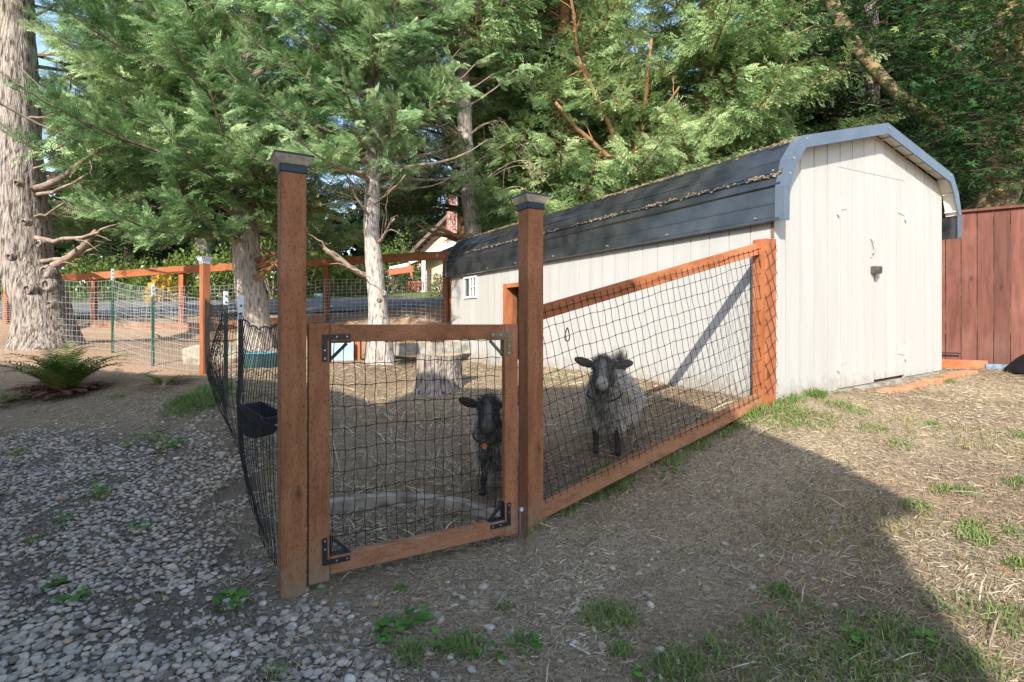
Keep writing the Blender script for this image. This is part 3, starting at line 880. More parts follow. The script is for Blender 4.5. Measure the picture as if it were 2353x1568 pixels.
def net_patch(mb, to3, poly, u, v, du, dv, rad=.0019, knots=True, seed=1, wob=.004, step=.04):
    """two families of strands in plane coordinates clipped to poly"""
    r = np.random.default_rng(seed)
    c = np.mean(poly, axis=0)
    for (a, b, sp) in ((u, v, dv), (v, u, du)):
        for k in range(-90, 91):
            p = (c[0] + b[0] * k * sp, c[1] + b[1] * k * sp)
            tt = clipline(p, a, poly)
            if not tt or tt[1] - tt[0] < .01: continue
            n = max(2, int((tt[1] - tt[0]) / step)); ph = r.random(2) * 6
            pts = []
            for i in range(n + 1):
                t = tt[0] + (tt[1] - tt[0]) * i / n
                w = wob * (math.sin(t * 19 + ph[0]) + .6 * math.sin(t * 43 + ph[1])) * min(1, i, n - i)
                pts.append(to3(p[0] + a[0] * t + b[0] * w, p[1] + a[1] * t + b[1] * w))
            mb.tube(pts, rad, 4, False)
    if knots:
        for i in range(-60, 61):
            for j in range(-60, 61):
                x = c[0] + v[0] * i * dv + u[0] * j * du; y = c[1] + v[1] * i * dv + u[1] * j * du
                inside = True
                for q in range(len(poly)):
                    ax, ay = poly[q]; bx, by = poly[(q + 1) % len(poly)]
                    if (bx - ax) * (y - ay) - (by - ay) * (x - ax) < 0: inside = False; break
                if inside:
                    mb.lathe(Vector(to3(x, y)) - Vector((0, 0, .0045)), [(.001, 0), (.0042, .003), (.0042, .006), (.001, .009)], 5)

def right_fence():
    A = Vector((.170, 3.335)); B = Vector((1.955, 4.225)); d = (B - A); Ls = d.length; d.normalize()
    nrm = Vector((d.y, -d.x))                    # towards the camera
    t = thing('net_fence', 'sloping black net fence under an orange rail from gate post to shed', 'fence', (A.x, A.y, .1))
    def Q(s, y, z): return Vector((A.x + d.x * s - nrm.x * y, A.y + d.y * s - nrm.y * y, z))   # y>0 away from the camera
    zt0, zt1 = 1.415, 1.945
    sl = (zt1 - zt0) / Ls
    ztop = lambda s: zt0 + sl * s
    zb0, zb1 = .205, .775
    zbot = lambda s: zb0 + (zb1 - zb0) * s / Ls
    def sloped(mb, s0, s1, y0, y1, f, h, bev=.003):
        mb.hexa(lambda x, y, z: Q(x, y, f(x) + z), s0, s1, y0, y1, -h, 0, bev)
    m = MB(); sloped(m, .015, Ls - .005, -.02, .02, ztop, .092); m.build('top_rail', M['orange_h'], t)
    m = MB(); sloped(m, -.02, Ls + .0, -.022, .018, zbot, .11); m.build('base_board', M['base'], t)
    m = MB(); sloped(m, -.02, -.0 + .016, -.0, .02, ztop, .10); m.build('rail_hanger', M['metal'], t)
    m = MB(); m.hexa(lambda x, y, z: Q(x, y, z), -.006, .013, -.024, -.021, 1.325, 1.42); m.build('rail_hanger', M['metal'], t)
    # end post against the shed
    fnp = lambda x, y, z: S(x, y, z)
    m = MB(); m.hexa(S, -.145, -.012, -.03, .085, .55, 1.965, .003); m.build('end_post', M['orange'], t)
    m = MB()
    poly = [(-.035, zbot(0)- .03), (Ls + .035, zbot(Ls) - .03), (Ls + .035, ztop(Ls) - .03), (-.035, ztop(0) - .02)]
    a = math.atan(sl); u = (math.cos(a), math.sin(a)); v = (-math.sin(a) * .9, math.cos(a)); l = math.hypot(*v); v = (v[0] / l, v[1] / l)
    def to3(s, z): return Q(s, -.030 - .006 * math.sin(s * 4 + z * 2), z + .004 * math.sin(s * 8))
    net_patch(m, to3, poly, u, v, .0545, .092, seed=9, wob=.0032, rad=.0017)
    m.build('netting', M['net'], t, kind='stuff')
    # net wrapped round the end post
    m = MB(); w = 0.16
    poly2 = [(0, 0.0), (w, 0), (w, 1.17), (0, 1.17)]
    def to3b(s, z): return Vector(S(-.16 + s, -.037 - .004 * math.sin(s * 30), .76 + z))
    net_patch(m, to3b, poly2, (math.cos(.55), math.sin(.55)), (-.4, .917), .07, .09, seed=19, knots=False)
    m.build('wrapped_netting', M['net'], t, kind='stuff')
    # staples at the gate post
    for k in range(12):
        z = zbot(0) + .03 + k * .1
        q = MB(); q.lathe(Q(-.03, -.034 - (k % 2) * .003, z), [(.002, -.008), (.009, -.004), (.009, .004), (.002, .008)], 6, (nrm.x, nrm.y, 0)); q.build('staple', M['metal'], t)
    # snap hook
    hk = thing('snap_hook', 'black snap hook clipped to the sloping net beside the gate post', 'hook', tuple(Q(.16, -.05, 1.22)))
    m = MB(); cpt = Q(.17, -.05, 1.235)
    pts = [cpt + Vector((d.x, d.y, 0)) * (.012 + .007 * math.cos(a_)) * math.sin(a_) * 1.3 + Vector((0, 0, .042 * -math.cos(a_))) for a_ in np.linspace(0, 2 * math.pi, 17)]
    m.tube(pts, .0035, 6, False); m.build('loop', M['blackmetal'], hk)
right_fence()

# ---- left fence: black net from the near gate post back to the corner post
LP = [(-1.115, 2.665), (-1.98, 3.91), (-2.54, 4.75), (-3.70, 6.50)]
LT = [1.315, 1.39, 1.475, 1.62]
def tpost(x, y, z0, z1, label, m=M['tpost'], tip=.17):
    t = thing('fence_stake', label, 'fence stake', (x, y, z0))
    q = MB(); q.hexa(frame2(x, y, .6, .8), -.018, .018, -.003, .003, z0 - .1, z1 - tip); q.hexa(frame2(x, y, .6, .8), -.003, .003, .003, .032, z0 - .1, z1 - tip)
    for k in range(int((z1 - z0) / .055)):
        q.hexa(frame2(x, y, .6, .8), -.006, .006, -.009, -.003, z0 + .02 + k * .055, z0 + .035 + k * .055)
    q.build('shaft', m, t)
    q = MB(); q.hexa(frame2(x, y, .6, .8), -.0185, .0185, -.0035, .0035, z1 - tip, z1); q.hexa(frame2(x, y, .6, .8), -.0035, .0035, .0035, .033, z1 - tip, z1)
    q.build('white_tip', M['tip'], t)
    return t
tpost(-1.96, 3.90, .36, 1.505, 'near steel fence stake with a long white tip behind the black net', M['tpost_dark'])
tpost(-2.53, 4.77, .53, 1.59, 'steel fence stake with a short white tip in the black net, second from the gate', M['tpost_dark'], .12)
tpost(-4.79, 7.20, .72, 1.84, 'bright green fence stake with white tip at the corner of the dirt bank')
tpost(-5.92, 8.0, .90, 2.12, 'green fence stake with white tip nearest the big left trunk')

def left_fence():
    t = thing('net_fence', 'sagging black net fence running back from the near gate post', 'fence', (-1.115, 2.665, 0))
    P = [Vector(p) for p in LP]; cum = [0]
    for a, b in zip(P[:-1], P[1:]): cum.append(cum[-1] + (b - a).length)
    def at(s):
        for i in range(3):
            if s <= cum[i + 1] or i == 2:
                f = (s - cum[i]) / (cum[i + 1] - cum[i]); return P[i].lerp(P[i + 1], f), LT[i] + (LT[i + 1] - LT[i]) * f, i, f
    gz = {}
    def to3(s, h):     # h 0..1 bottom to top
        p, zt, i, f = at(s)
        key = round(s, 1)
        if key not in gz: gz[key] = g1(p.x, p.y)
        zb = gz[key] + .01
        zt2 = zt - .05 * math.sin(math.pi * min(max(f, 0), 1)) * (1 if i else 1.3)
        d = (P[i + 1] - P[i]).normalized(); nn = Vector((-d.y, d.x))
        bulge = .15 * math.sin(math.pi * min(max(f, 0), 1)) * math.sin(math.pi * min(1, (1 - h) * 1.0 + .05)) + .006 * math.sin(s * 7 + h * 3) + .002 * math.sin(s * 61 + h * 7)
        bulge *= (.6, 1.0, .3)[i]
        return Vector((p.x + nn.x * bulge, p.y + nn.y * bulge, zb + (zt2 - zb) * h + .02 * math.sin(s * 9) * (1 - h)))
    m = MB(); L = cum[-1]; r = np.random.default_rng(8)
    s = .0
    while s < L:
        n = 16; ph = r.random() * 6; sh = r.normal() * .006
        m.tube([to3(min(L, max(0, s + sh + .004 * math.sin(k * .8 + ph))), k / n) for k in range(n + 1)], .0021, 4, False)
        s += .050
    for k in range(11):
        n = 110; h0 = k / 10.
        m.tube([to3(L * i / n, min(1, max(0, h0 + .012 * math.sin(i * .9 + k)))) for i in range(n + 1)], .0021 if k < 10 else .004, 4, False)
    m.build('netting', M['net'], t, kind='stuff')
    for i in range(0, 11):
        q = MB(); q.tube([(-1.122, 2.60 - .005, .12 + i * .115), (-1.14, 2.598, .125 + i * .115)], .005, 5); q.build('staple', M['metal'], t)
left_fence()

def plain_post(name, x, y, z0, z1, label, m, h=.05, cat='post', cap=False, dirx=(1, 0), group=None):
    t = thing(name, label, cat, (x, y, z0), group)
    fn = frame2(x, y, *dirx)
    q = MB(); q.hexa(fn, -h, h, -h, h, z0 - .15, z1, .003); q.build('shaft', m, t)
    if cap: cap_on(t, fn, z1, h / .0575, True)
    return t
plain_post('fence_post', -3.70, 6.50, .66, 2.03, 'slim orange corner post with a pale cap where black net meets wire', M['orange'], .044, cap=True, dirx=(.6, .8))

def wire_fence(name, label, pts, tops, cell=(.095, .10), rad=.0032, bot=.02, par=None, mt=M['wire'], wob=.006):
    t = par or thing(name, label, 'fence', (pts[0][0], pts[0][1], 0))
    m = MB(); r = np.random.default_rng(int(abs(pts[0][0] * 100)))
    for i in range(len(pts) - 1):
        a = Vector(pts[i]); b = Vector(pts[i + 1]); L = (b - a).length; n = max(2, int(L / cell[0]))
        gz = ground(np.linspace(a.x, b.x, n + 1), np.linspace(a.y, b.y, n + 1), False)
        def P(f, z):
            return (a.x + (b.x - a.x) * f + wob * math.sin(z * 9 + f * 40), a.y + (b.y - a.y) * f + wob * 2 * math.sin(z * 6 + f * 25), z)
        top = lambda f: tops[i] + (tops[i + 1] - tops[i]) * f - .03 * math.sin(math.pi * f)
        for k in range(n + 1):
            f = k / n; z0 = gz[k] + bot; z1 = top(f)
            m.tube([P(f, z0 + (z1 - z0) * q / 4) for q in range(5)], rad, 4, False)
        nr = 13
        for q in range(nr):
            m.tube([P(k / n, gz[k] + bot + (top(k / n) - gz[k] - bot) * q / (nr - 1)) for k in range(0, n + 1)], rad, 4, False)
    m.build('wire_mesh', mt, t, kind='stuff')
    return t
wire_fence('wire_fence', 'welded wire fence between the two green stakes on the dirt bank', [(-3.72, 6.55), (-4.79, 7.20), (-5.92, 8.0), (-6.95, 8.15)], [1.60, 1.80, 1.95, 1.98], cell=(.06, .09), rad=.0024)
wire_fence('wire_fence', 'welded wire fence left of the big leaning trunk', [(-7.75, 8.2), (-10.2, 8.9)], [1.98, 1.95], cell=(.09, .1), rad=.0026)

# ---- back fence: posts, long top rail and welded wire
def back_fence():
    pts = [(-11.6, 12.4), (-9.3, 12.0), (-7.05, 11.55), (-5.2, 11.25), (-3.78, 11.0), (-1.25, 10.25)]
    tops = [2.36, 2.42, 2.52, 2.58, 2.62, 2.66]
    t = thing('rail_fence', 'long orange rail fence with wire mesh beside the driveway', 'fence', (-7.05, 11.55, 1.0))
    for i, (x, y) in enumerate(pts):
        if i == 3: continue
        z0 = g1(x, y)
        q = MB(); q.hexa(frame2(x, y, 1, -.12), -.055, .055, -.055, .055, z0 - .3, tops[i] - (.0 if i < 5 else -.05), .004)
        q.build('post', M['post'] if i > 3 else M['orange'], t)
    for i in range(len(pts) - 1):
        if i == 2: a, b, za, zb = pts[2], pts[4], tops[2], tops[4]
        elif i == 3: continue
        else: a, b, za, zb = pts[i], pts[i + 1], tops[i], tops[i + 1]
        q = MB(); q.beam((a[0], a[1] - .075, za - .07), (b[0], b[1] - .075, zb - .07), .038, .14, bev=.003); q.build('top_rail', M['orange_h'] if i < 3 else M['rail'], t)
        q = MB(); q.beam((a[0], a[1] + .02, za + .012), (b[0], b[1] + .02, zb + .012), .14, .022, bev=.003); q.build('rail_cap', M['rail'], t)
        if i in (1, 2):
            z0, z1 = g1(*a), g1(*b); q = MB(); q.beam((a[0], a[1] - .07, z0 + .04), (b[0], b[1] - .07, z1 + .04), .038, .17, bev=.003); q.build('kick_board', M['base'], t)
    wire_fence(None, None, [(x, y - .1) for x, y in pts], [z - .42 for z in tops], cell=(.1, .12), rad=.0038, par=t)
    # small gate frame between the fence and the shed
    q = MB(); q.beam((-1.12, 10.1, 1.35), (-1.12, 10.1, 2.3), .05, .09, up=(1, 0, 0)); q.beam((-1.1, 10.08, 1.42), (-.9, 9.9, 1.42), .04, .09); q.build('gate_stub', M['orange'], t)
back_fence()

plain_post('short_post', -2.30, 8.05, .75, 1.12, 'short orange post beside the leaning trunk base', M['orange'], .045)

# ---- red cedar fence to the right of the shed
def cedar_fence():
    ax, ay = 4.86, 6.50
    dx, dy = .82, -.57; l = math.hypot(dx, dy); dx /= l; dy /= l
    fn = frame2(ax, ay, dx, dy)     # y>0 is away
    t = thing('plank_fence', 'red stained plank fence to the right of the white shed', 'fence', (ax, ay, .85))
    pw = .138
    r = random.Random(4)
    for i in range(-2, 26):
        s = i * (pw + .004); z0 = .84 - .035 * s * .3; zt = 2.585
        m = MB(); yy = r.uniform(-.004, .004)
        m.hexa(fn, s, s + pw - .001, yy, yy + .018, z0 - .12, zt, .002)
        m.build('fence_plank', M['redfence'], t)
    for z in (1.1, 2.42):
        m = MB(); m.hexa(fn, -.3, 3.6, .025, .065, z, z + .09); m.build('back_rail', M['redfence'], t)
    m = MB(); m.hexa(fn, -.35, 3.65, -.035, .075, 2.587, 2.618, .003); m.build('cap_board', M['redfence'], t)
    # timber on the ground in front
    b = thing('timber_edging', 'bright orange timber lying along the foot of the red fence', 'timber', fn(.4, -.2, .84))
    m = MB(); m.hexa(fn, -.2, .62, -.34, -.25, .80, .90, .004); m.build('timber', M['orange_h'], b)
    m = MB(); m.hexa(fn, .60, .80, -.36, -.34, .81, .868); b2 = m.build('blue_block', mat('blue_grey_block', (.10, .16, .24), (.2, .26, .33), scale=30), thing('edging_block', 'small blue grey block between the orange timber and the black cover', 'block', fn(.64, -.3, .82)))
    # rod
    rd = thing('dark_rod', 'thin dark rod lying level in front of the red planks', 'rod', fn(.1, -.1, .95))
    m = MB(); m.tube([fn(-.05, -.06, .972), fn(.42, -.06, .965)], .010, 6); m.build('rod', M['blackmetal'], rd)
    # dark domed cover, cut by the picture edge
    c = thing('fire_pit_cover', 'black domed cover on the grass at the right edge', 'cover', fn(1.12, -.42, .84))
    m = MB(); m.lathe(fn(1.17, -.42, .80), [(.44, 0), (.44, .015), (.41, .05), (.33, .14), (.22, .23), (.10, .285), (.001, .30)], 40); m.build('dome', mat('black_vinyl', (.006, .006, .007), rough=.75), c, smooth=True)
    # leafy plant in a clay bowl
    p = thing('potted_plant', 'leafy green plant in a tan bowl at the corner of the shed', 'plant', fn(-.12, -.30, .88))
    m = MB(); m.lathe(fn(-.16, -.27, .90), [(.001, 0), (.09, 0), (.13, .06), (.135, .085), (.12, .085), (.11, .06), (.001, .05)], 20); m.build('bowl', mat('tan_clay', (.40, .26, .15), (.5, .34, .2), scale=20), p, smooth=True)
    cx, cy, cz = fn(-.11, -.27, .97)
    q = MB(); lv = MB()
    for k in range(9):
        a = r.uniform(0, 6.28); h = r.uniform(.06, .24); e = r.uniform(.02, .12)
        q.tube([(cx, cy, cz - .02), (cx + e * .4 * math.cos(a), cy + e * .4 * math.sin(a), cz + h * .6), (cx + e * math.cos(a), cy + e * math.sin(a), cz + h)], .004, 4)
        for j in range(6):
            a2 = r.uniform(0, 6.28); l_ = r.uniform(.05, .09); b0 = Vector((cx + e * math.cos(a) * j / 5, cy + e * math.sin(a) * j / 5, cz + h * (j + 1) / 6))
            dr = Vector((math.cos(a2), math.sin(a2), r.uniform(-.3, .3))); sd = dr.cross(Vector((0, 0, 1))).normalized()
            lv.add([b0, b0 + dr * l_ * .45 + sd * l_ * .28, b0 + dr * l_, b0 + dr * l_ * .45 - sd * l_ * .28 + Vector((0, 0, .008))], [(0, 1, 2), (0, 2, 3)])
    q.build('stem', M['limb'], p)
    lv.build('leaves', M['weed'], p, kind='stuff', attr=dict(tint=rng.random(len(lv.v))))
cedar_fence()

# ---- brick pavers beside the shed door
def pavers():
    t = thing('brick_edging', 'row of red pavers laid flat beside the shed door', 'pavers', S(2.6, -.35, .72))
    r = random.Random(3)
    prev = None
    for i in range(9):
        s = 1.25 + i * .205
        m = MB(); a = r.uniform(-.03, .03); oy = -.17 - .06 * (i % 2) * 0 + r.uniform(-.012, .012)
        zz = g1(*S(s, oy, 0)[:2]) + .026
        m.hexa(lambda x, y, z: S(s + x * math.cos(a) - y * math.sin(a), oy + x * math.sin(a) + y * math.cos(a), z + zz - TILT * s), 0, .198, -.10, 0, -.06, r.uniform(-.004, .004), .004)
        m.build('brick', M['brick'], t)
pavers()

# ---- stump, tub, sheet, feeder
def stump():
    x0, y0 = -.83, 6.0; z0 = g1(x0, y0)
    t = thing('tree_stump', 'cut tree stump standing in the sunny pen', 'stump', (x0, y0, z0))
    n = 40; V = []; Fc = []
    H = .37; rows = 12
    for j in range(rows + 1):
        f = j / rows
        for k in range(n):
            a = 2 * math.pi * k / n
            rr = .245 * (1 + .30 * (1 - f) ** 3) * (1 + .05 * math.sin(3 * a + 1) + .035 * math.sin(7 * a) + .03 * (rng.random() - .5))
            V.append((x0 + rr * math.cos(a), y0 + rr * math.sin(a), z0 - .06 + (H + .06) * f + (.012 * math.sin(2 * a) if j == rows else 0)))
    for j in range(rows):
        for k in range(n):
            a = j * n + k; b = j * n + (k + 1) % n; Fc.append((a, b, b + n, a + n))
    meshobj('bark', np.array(V), Fc, M['bark'], t)
    top = [V[rows * n + k] for k in range(n)]
    c = np.mean(top, axis=0)
    V2 = [tuple(c + (np.array(p) - c) * .97 + np.array([0, 0, .002])) for p in top] + [tuple(c + np.array([0, 0, .006]))]
    meshobj('cut_face', np.array(V2), [(k, (k + 1) % n, n) for k in range(n)], mat('cut_wood', (.30, .22, .14), (.48, .37, .25), scale=14, rough=.9), t)
stump()

def feeder():
    x, y = -1.90, 3.80
    dx, dy = -.42, -.9
    t = thing('feed_bucket', 'black wedge shaped feed bucket hooked on the black net', 'bucket', (x, y, .7))
    d = (Vector(LP[1]) - Vector(LP[0])).normalized()
    fn = frame2(x, y, .93, -.36)
    poly = [(-.005, .205), (-.01, .04), (.04, -.01), (.11, -.02), (.17, .03), (.215, .125)]
    m = MB(); z0 = .52
    w = .17
    inn = [(p[0] * .94 + .006, p[1] * .95 + .006) for p in poly]
    n = len(poly)
    for yy in (0, w):
        for p in poly: m.v.append(fn(p[0], yy, z0 + p[1]))
    for yy in (.006, w - .006):
        for p in inn: m.v.append(fn(p[0], yy, z0 + p[1]))
    for i in range(n - 1):
        m.f.append((i, i + 1, n + i + 1, n + i)); m.f.append((2 * n + i + 1, 2 * n + i, 3 * n + i, 3 * n + i + 1))
    m.f.append(tuple(range(n))[::-1]); m.f.append(tuple(range(n, 2 * n))); m.f.append(tuple(range(2 * n, 3 * n))); m.f.append(tuple(range(3 * n, 4 * n))[::-1])
    m.f.append((0, n, 3 * n, 2 * n)); m.f.append((n - 1, 2 * n - 1, 4 * n - 1, 3 * n - 1)[::-1])
    m.build('bucket', mat('black_plastic', (.022, .025, .032), rough=.45), t)
    m = MB()
    m.beam(fn(-.006, .0, z0 + .207), fn(-.006, w, z0 + .207), .016, .012); m.beam(fn(-.0, -.004, z0 + .205), fn(.215, -.004, z0 + .127), .012, .012); m.beam(fn(0, w + .004, z0 + .205), fn(.215, w + .004, z0 + .127), .012, .012)
    m.beam(fn(.218, 0, z0 + .126), fn(.218, w, z0 + .126), .014, .012)
    m.build('rim', mat('black_plastic_rim', (.03, .034, .042), rough=.4), t)
    m = MB()
    pts = [fn(-.012 - .03 * math.sin(a), .08, z0 + .20 + .035 * math.cos(a)) for a in np.linspace(0, 3.4, 9)]
    m.tube(pts, .004, 6); pts = [fn(-.02 - .035 * math.sin(a), .04, z0 + .24 + .05 * math.cos(a)) for a in np.linspace(-.6, 3.0, 9)]
    m.tube(pts, .0035, 6); m.build('hook', M['metal'], t)
feeder()

def tub():
    x, y = pix(512, 852); z = g1(x, y)
    t = thing('water_tub', 'faded teal tub on the ground beyond the black net', 'tub', (x, y, z))
    m = MB(); c = (x + .35, y + .25, z)
    m.lathe(c, [(.001, 0.01), (.20, 0.0), (.235, .20), (.25, .205), (.25, .22), (.228, .22), (.195, .02), (.001, .02)], 28)
    m.build('tub_wall', mat('teal_plastic', (.10, .26, .30), (.15, .33, .36), scale=6, rough=.5), t, smooth=True)
    m = MB(); m.lathe((c[0], c[1], z + .15), [(.001, 0), (.222, 0)], 28); m.build('water', mat('dull_water', (.05, .07, .06), rough=.05, spec=.7), t)
tub()
def panel():
    x, y = -2.62, 7.9; z = g1(x, y)
    t = thing('blue_board', 'pale blue board lying behind the gate beside the trunk', 'board', (x, y, z))
    m = MB(); m.hexa(frame2(x, y, 1, .1), -.34, .30, -.02, .02, z - .05, z + .27, .004); m.build('board', mat('pale_blue_paint', (.26, .36, .44), (.34, .44, .52), scale=5), t)
    t = thing('boulder', 'pale flat boulder in the pen left of the orange corner post', 'rock', (-4.15, 7.5, .75))
    import random as rr
    r = rr.Random(5); m = MB()
    n = 14; rings = [(.30, -.1), (.34, .05), (.30, .16), (.18, .23), (.001, .25)]
    for q, z_ in rings:
        for k in range(n):
            a = 6.283 * k / n; w = 1 + .18 * math.sin(2 * a + 1) + .1 * r.uniform(-1, 1)
            m.v.append((-4.15 + q * w * 1.15 * math.cos(a), 7.55 + q * w * .8 * math.sin(a), .78 + z_ + .02 * r.uniform(-1, 1)))
    for i in range(len(rings) - 1):
        for k in range(n):
            a = i * n + k; b = i * n + (k + 1) % n; m.f.append((a, b, b + n, a + n))
    m.build('rock', mat('pale_rock', (.30, .25, .18), (.46, .40, .30), scale=6, bump=.5, bscale=20), t)
    b = thing('retaining_board', 'weathered board edging the bank behind the stump', 'board', (-1.4, 8.4, .8))
    m = MB(); m.beam((-2.15, 8.35, .90), (-.62, 8.75, .92), .045, .19, bev=.004); m.build('board', M['concrete'], b)
panel()
# ---------------------------------------------------------------- foliage
def frond_template(nl, seed, spread=.42, w=.05, sub=3, droop=.25):
    """a flat feathery spray along +X of length 1: list of thin triangles"""
    r = np.random.default_rng(seed); T = []
    def leaf(b, d, L, ww):
        d = d / np.linalg.norm(d); s = np.cross(d, [0, 0, 1.]); s /= max(np.linalg.norm(s), 1e-6)
        T.append([b - s * ww * .5, b + s * ww * .5, b + d * L])
    for i in range(nl):
        s = (i + .6) / nl
        ax = np.array([s, .05 * math.sin(s * 5 + seed), -droop * s * s])
        for side in (-1, 1):
            L = spread * (1 - s) ** .75 + .07
            a = R(48 + r.normal() * 9); d = np.array([math.cos(a), side * math.sin(a), r.normal() * .16 - .05])
            if sub and L > .16:
                for k in range(sub):
                    f = (k + .5) / sub; b = ax + d * L * f * .75
                    for q in (-1, 1):
                        a2 = a * side + q * R(38); dd = np.array([math.cos(a2), math.sin(a2), r.normal() * .25])
                        leaf(b, dd, L * (.55 - .25 * f), w)
                leaf(ax + d * L * .5, d, L * .55, w)
            else:
                leaf(ax, d, L, w)
    leaf(np.array([.9, 0, -droop * .85]), np.array([1., 0, -.2]), .2, w)
    return np.array(T)            # (k,3,3)

FT_NEAR = [frond_template(8, s, .33, .046, 2) for s in range(5)]
FT_MID = [frond_template(7, s + 10, .34, .062, 1) for s in range(4)]
FT_FAR = [frond_template(4, s + 20, .5, .11, 0) for s in range(4)]

def twig_template(FT, seed, nf, size, wmat, fol, hang=.0):
    """one leafy twig of length 1 along +X: a thin stem with feathery sprays, kept as an unlinked source for instancing"""
    r = np.random.default_rng(seed); VV = []; TT = []
    for k in range(nf):
        q = .10 + .90 * (k + .3 * r.random()) / (nf - 1); sd = 1 if k % 2 else -1
        p = np.array([q, .06 * math.sin(q * 5 + seed), -.10 * q * q])
        a = R(34 + r.normal() * 12) * sd if k < nf - 1 else 0
        d = np.array([math.cos(a), math.sin(a), r.normal() * .18 - hang]); d /= np.linalg.norm(d)
        n = np.array([0, 0, 1.]) + r.standard_normal(3) * .40; y = np.cross(n, d); y /= np.linalg.norm(y); z = np.cross(d, y)
        t = FT[r.integers(len(FT))].reshape(-1, 3); L = size * (1.15 - .5 * q) * (.75 + .5 * r.random())
        VV.append((t[:, :1] * d + t[:, 1:2] * y + t[:, 2:] * z) * L + p)
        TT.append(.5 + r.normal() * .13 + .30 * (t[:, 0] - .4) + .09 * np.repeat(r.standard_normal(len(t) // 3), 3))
    V = np.concatenate(VV); nfv = len(V)
    me = bpy.data.meshes.new('twig')
    mb = MB(); mb.tube([(0, 0, 0), (.5, .06 * math.sin(2.5 + seed), -.025), (1, .06 * math.sin(5 + seed), -.10)], [.012, .008, .003], 3, False)
    allv = np.concatenate([V, np.array(mb.v)]); faces = np.arange(nfv).reshape(-1, 3).tolist() + [tuple(i + nfv for i in f) for f in mb.f]
    me.from_pydata(allv.tolist(), [], faces)
    at_ = me.attributes.new('tint', 'FLOAT', 'POINT'); at_.data.foreach_set('value', np.concatenate([np.concatenate(TT) - .5, np.zeros(len(mb.v))]).astype(np.float32))
    me.materials.append(fol); me.materials.append(wmat)
    mi = np.zeros(len(faces), dtype=np.int32); mi[nfv // 3:] = 1; me.polygons.foreach_set('material_index', mi)
    return bpy.data.objects.new('twig', me)

def gn_group(name, objs):
    ng = bpy.data.node_groups.new(name, 'GeometryNodeTree')
    ng.interface.new_socket('Geometry', in_out='INPUT', socket_type='NodeSocketGeometry'); ng.interface.new_socket('Geometry', in_out='OUTPUT', socket_type='NodeSocketGeometry')
    N = ng.nodes; L = ng.links; gi = N.new('NodeGroupInput'); go = N.new('NodeGroupOutput')
    jn = N.new('GeometryNodeJoinGeometry')
    for o in objs:
        oi = N.new('GeometryNodeObjectInfo'); oi.inputs['Object'].default_value = o; oi.inputs['As Instance'].default_value = True
        L.new(oi.outputs['Geometry'], jn.inputs[0])
    ip = N.new('GeometryNodeInstanceOnPoints'); L.new(gi.outputs[0], ip.inputs['Points']); L.new(jn.outputs[0], ip.inputs['Instance']); ip.inputs['Pick Instance'].default_value = True
    def named(nm, ty):
        q = N.new('GeometryNodeInputNamedAttribute'); q.data_type = ty; q.inputs['Name'].default_value = nm; return q.outputs['Attribute']
    e2r = N.new('FunctionNodeEulerToRotation'); L.new(named('rot', 'FLOAT_VECTOR'), e2r.inputs[0]); L.new(e2r.outputs[0], ip.inputs['Rotation'])
    L.new(named('size', 'FLOAT'), ip.inputs['Scale']); L.new(named('pick', 'INT'), ip.inputs['Instance Index'])
    L.new(ip.outputs[0], go.inputs[0]); return ng

def scatter_twigs(name, P, D, Nn, Sz, tint, group, ntemp, parent):
    P = np.asarray(P, float); D = np.asarray(D, float); Nn = np.asarray(Nn, float)
    D /= np.linalg.norm(D, axis=1, keepdims=True)
    Y = np.cross(Nn, D); Y /= np.maximum(np.linalg.norm(Y, axis=1, keepdims=True), 1e-6); Z = np.cross(D, Y)
    Rm = np.stack([D, Y, Z], 2)
    ey = np.arcsin(np.clip(-Rm[:, 2, 0], -1, 1)); ex = np.arctan2(Rm[:, 2, 1], Rm[:, 2, 2]); ez = np.arctan2(Rm[:, 1, 0], Rm[:, 0, 0])
    po = origin_of(parent)
    me = bpy.data.meshes.new(name); me.vertices.add(len(P)); me.vertices.foreach_set('co', (P - np.array(po)).astype(np.float32).ravel())
    a = me.attributes.new('rot', 'FLOAT_VECTOR', 'POINT'); a.data.foreach_set('vector', np.stack([ex, ey, ez], 1).astype(np.float32).ravel())
    a = me.attributes.new('size', 'FLOAT', 'POINT'); a.data.foreach_set('value', np.asarray(Sz, dtype=np.float32))
    a = me.attributes.new('ptint', 'FLOAT', 'POINT'); a.data.foreach_set('value', np.asarray(tint, dtype=np.float32))
    a = me.attributes.new('pick', 'INT', 'POINT'); a.data.foreach_set('value', rng.integers(0, ntemp, len(P)).astype(np.int32))
    o = bpy.data.objects.new(name, me); link(o, parent); o['kind'] = 'stuff'
    md = o.modifiers.new('leaves', 'NODES'); md.node_group = group
    return o

HOLES = [(455, 352, 80, 26), (200, 328, 62, 18), (500, 55, 24, 34), (150, 60, 22, 40), (330, 330, 30, 12), (985, 330, 45, 60), (1110, 230, 30, 28), (1395, 345, 40, 22), (1300, 300, 26, 14), (930, 40, 40, 16), (1490, 20, 20, 20)]
def thin_out(P, D, Nn, Sz, tint, keepclear):
    P = np.asarray(P, float); u = CU + 1240 * P[:, 0] / P[:, 1]; v = CV - 1240 * (P[:, 2] - CH) / P[:, 1]
    k = np.ones(len(P), bool)
    for (a, b, c, d) in HOLES + list(keepclear):
        k &= ((u - a) / c) ** 2 + ((v - b) / d) ** 2 > 1
    f = lambda A: np.asarray(A)[k]
    return f(P), f(D), f(Nn), f(Sz), f(tint)

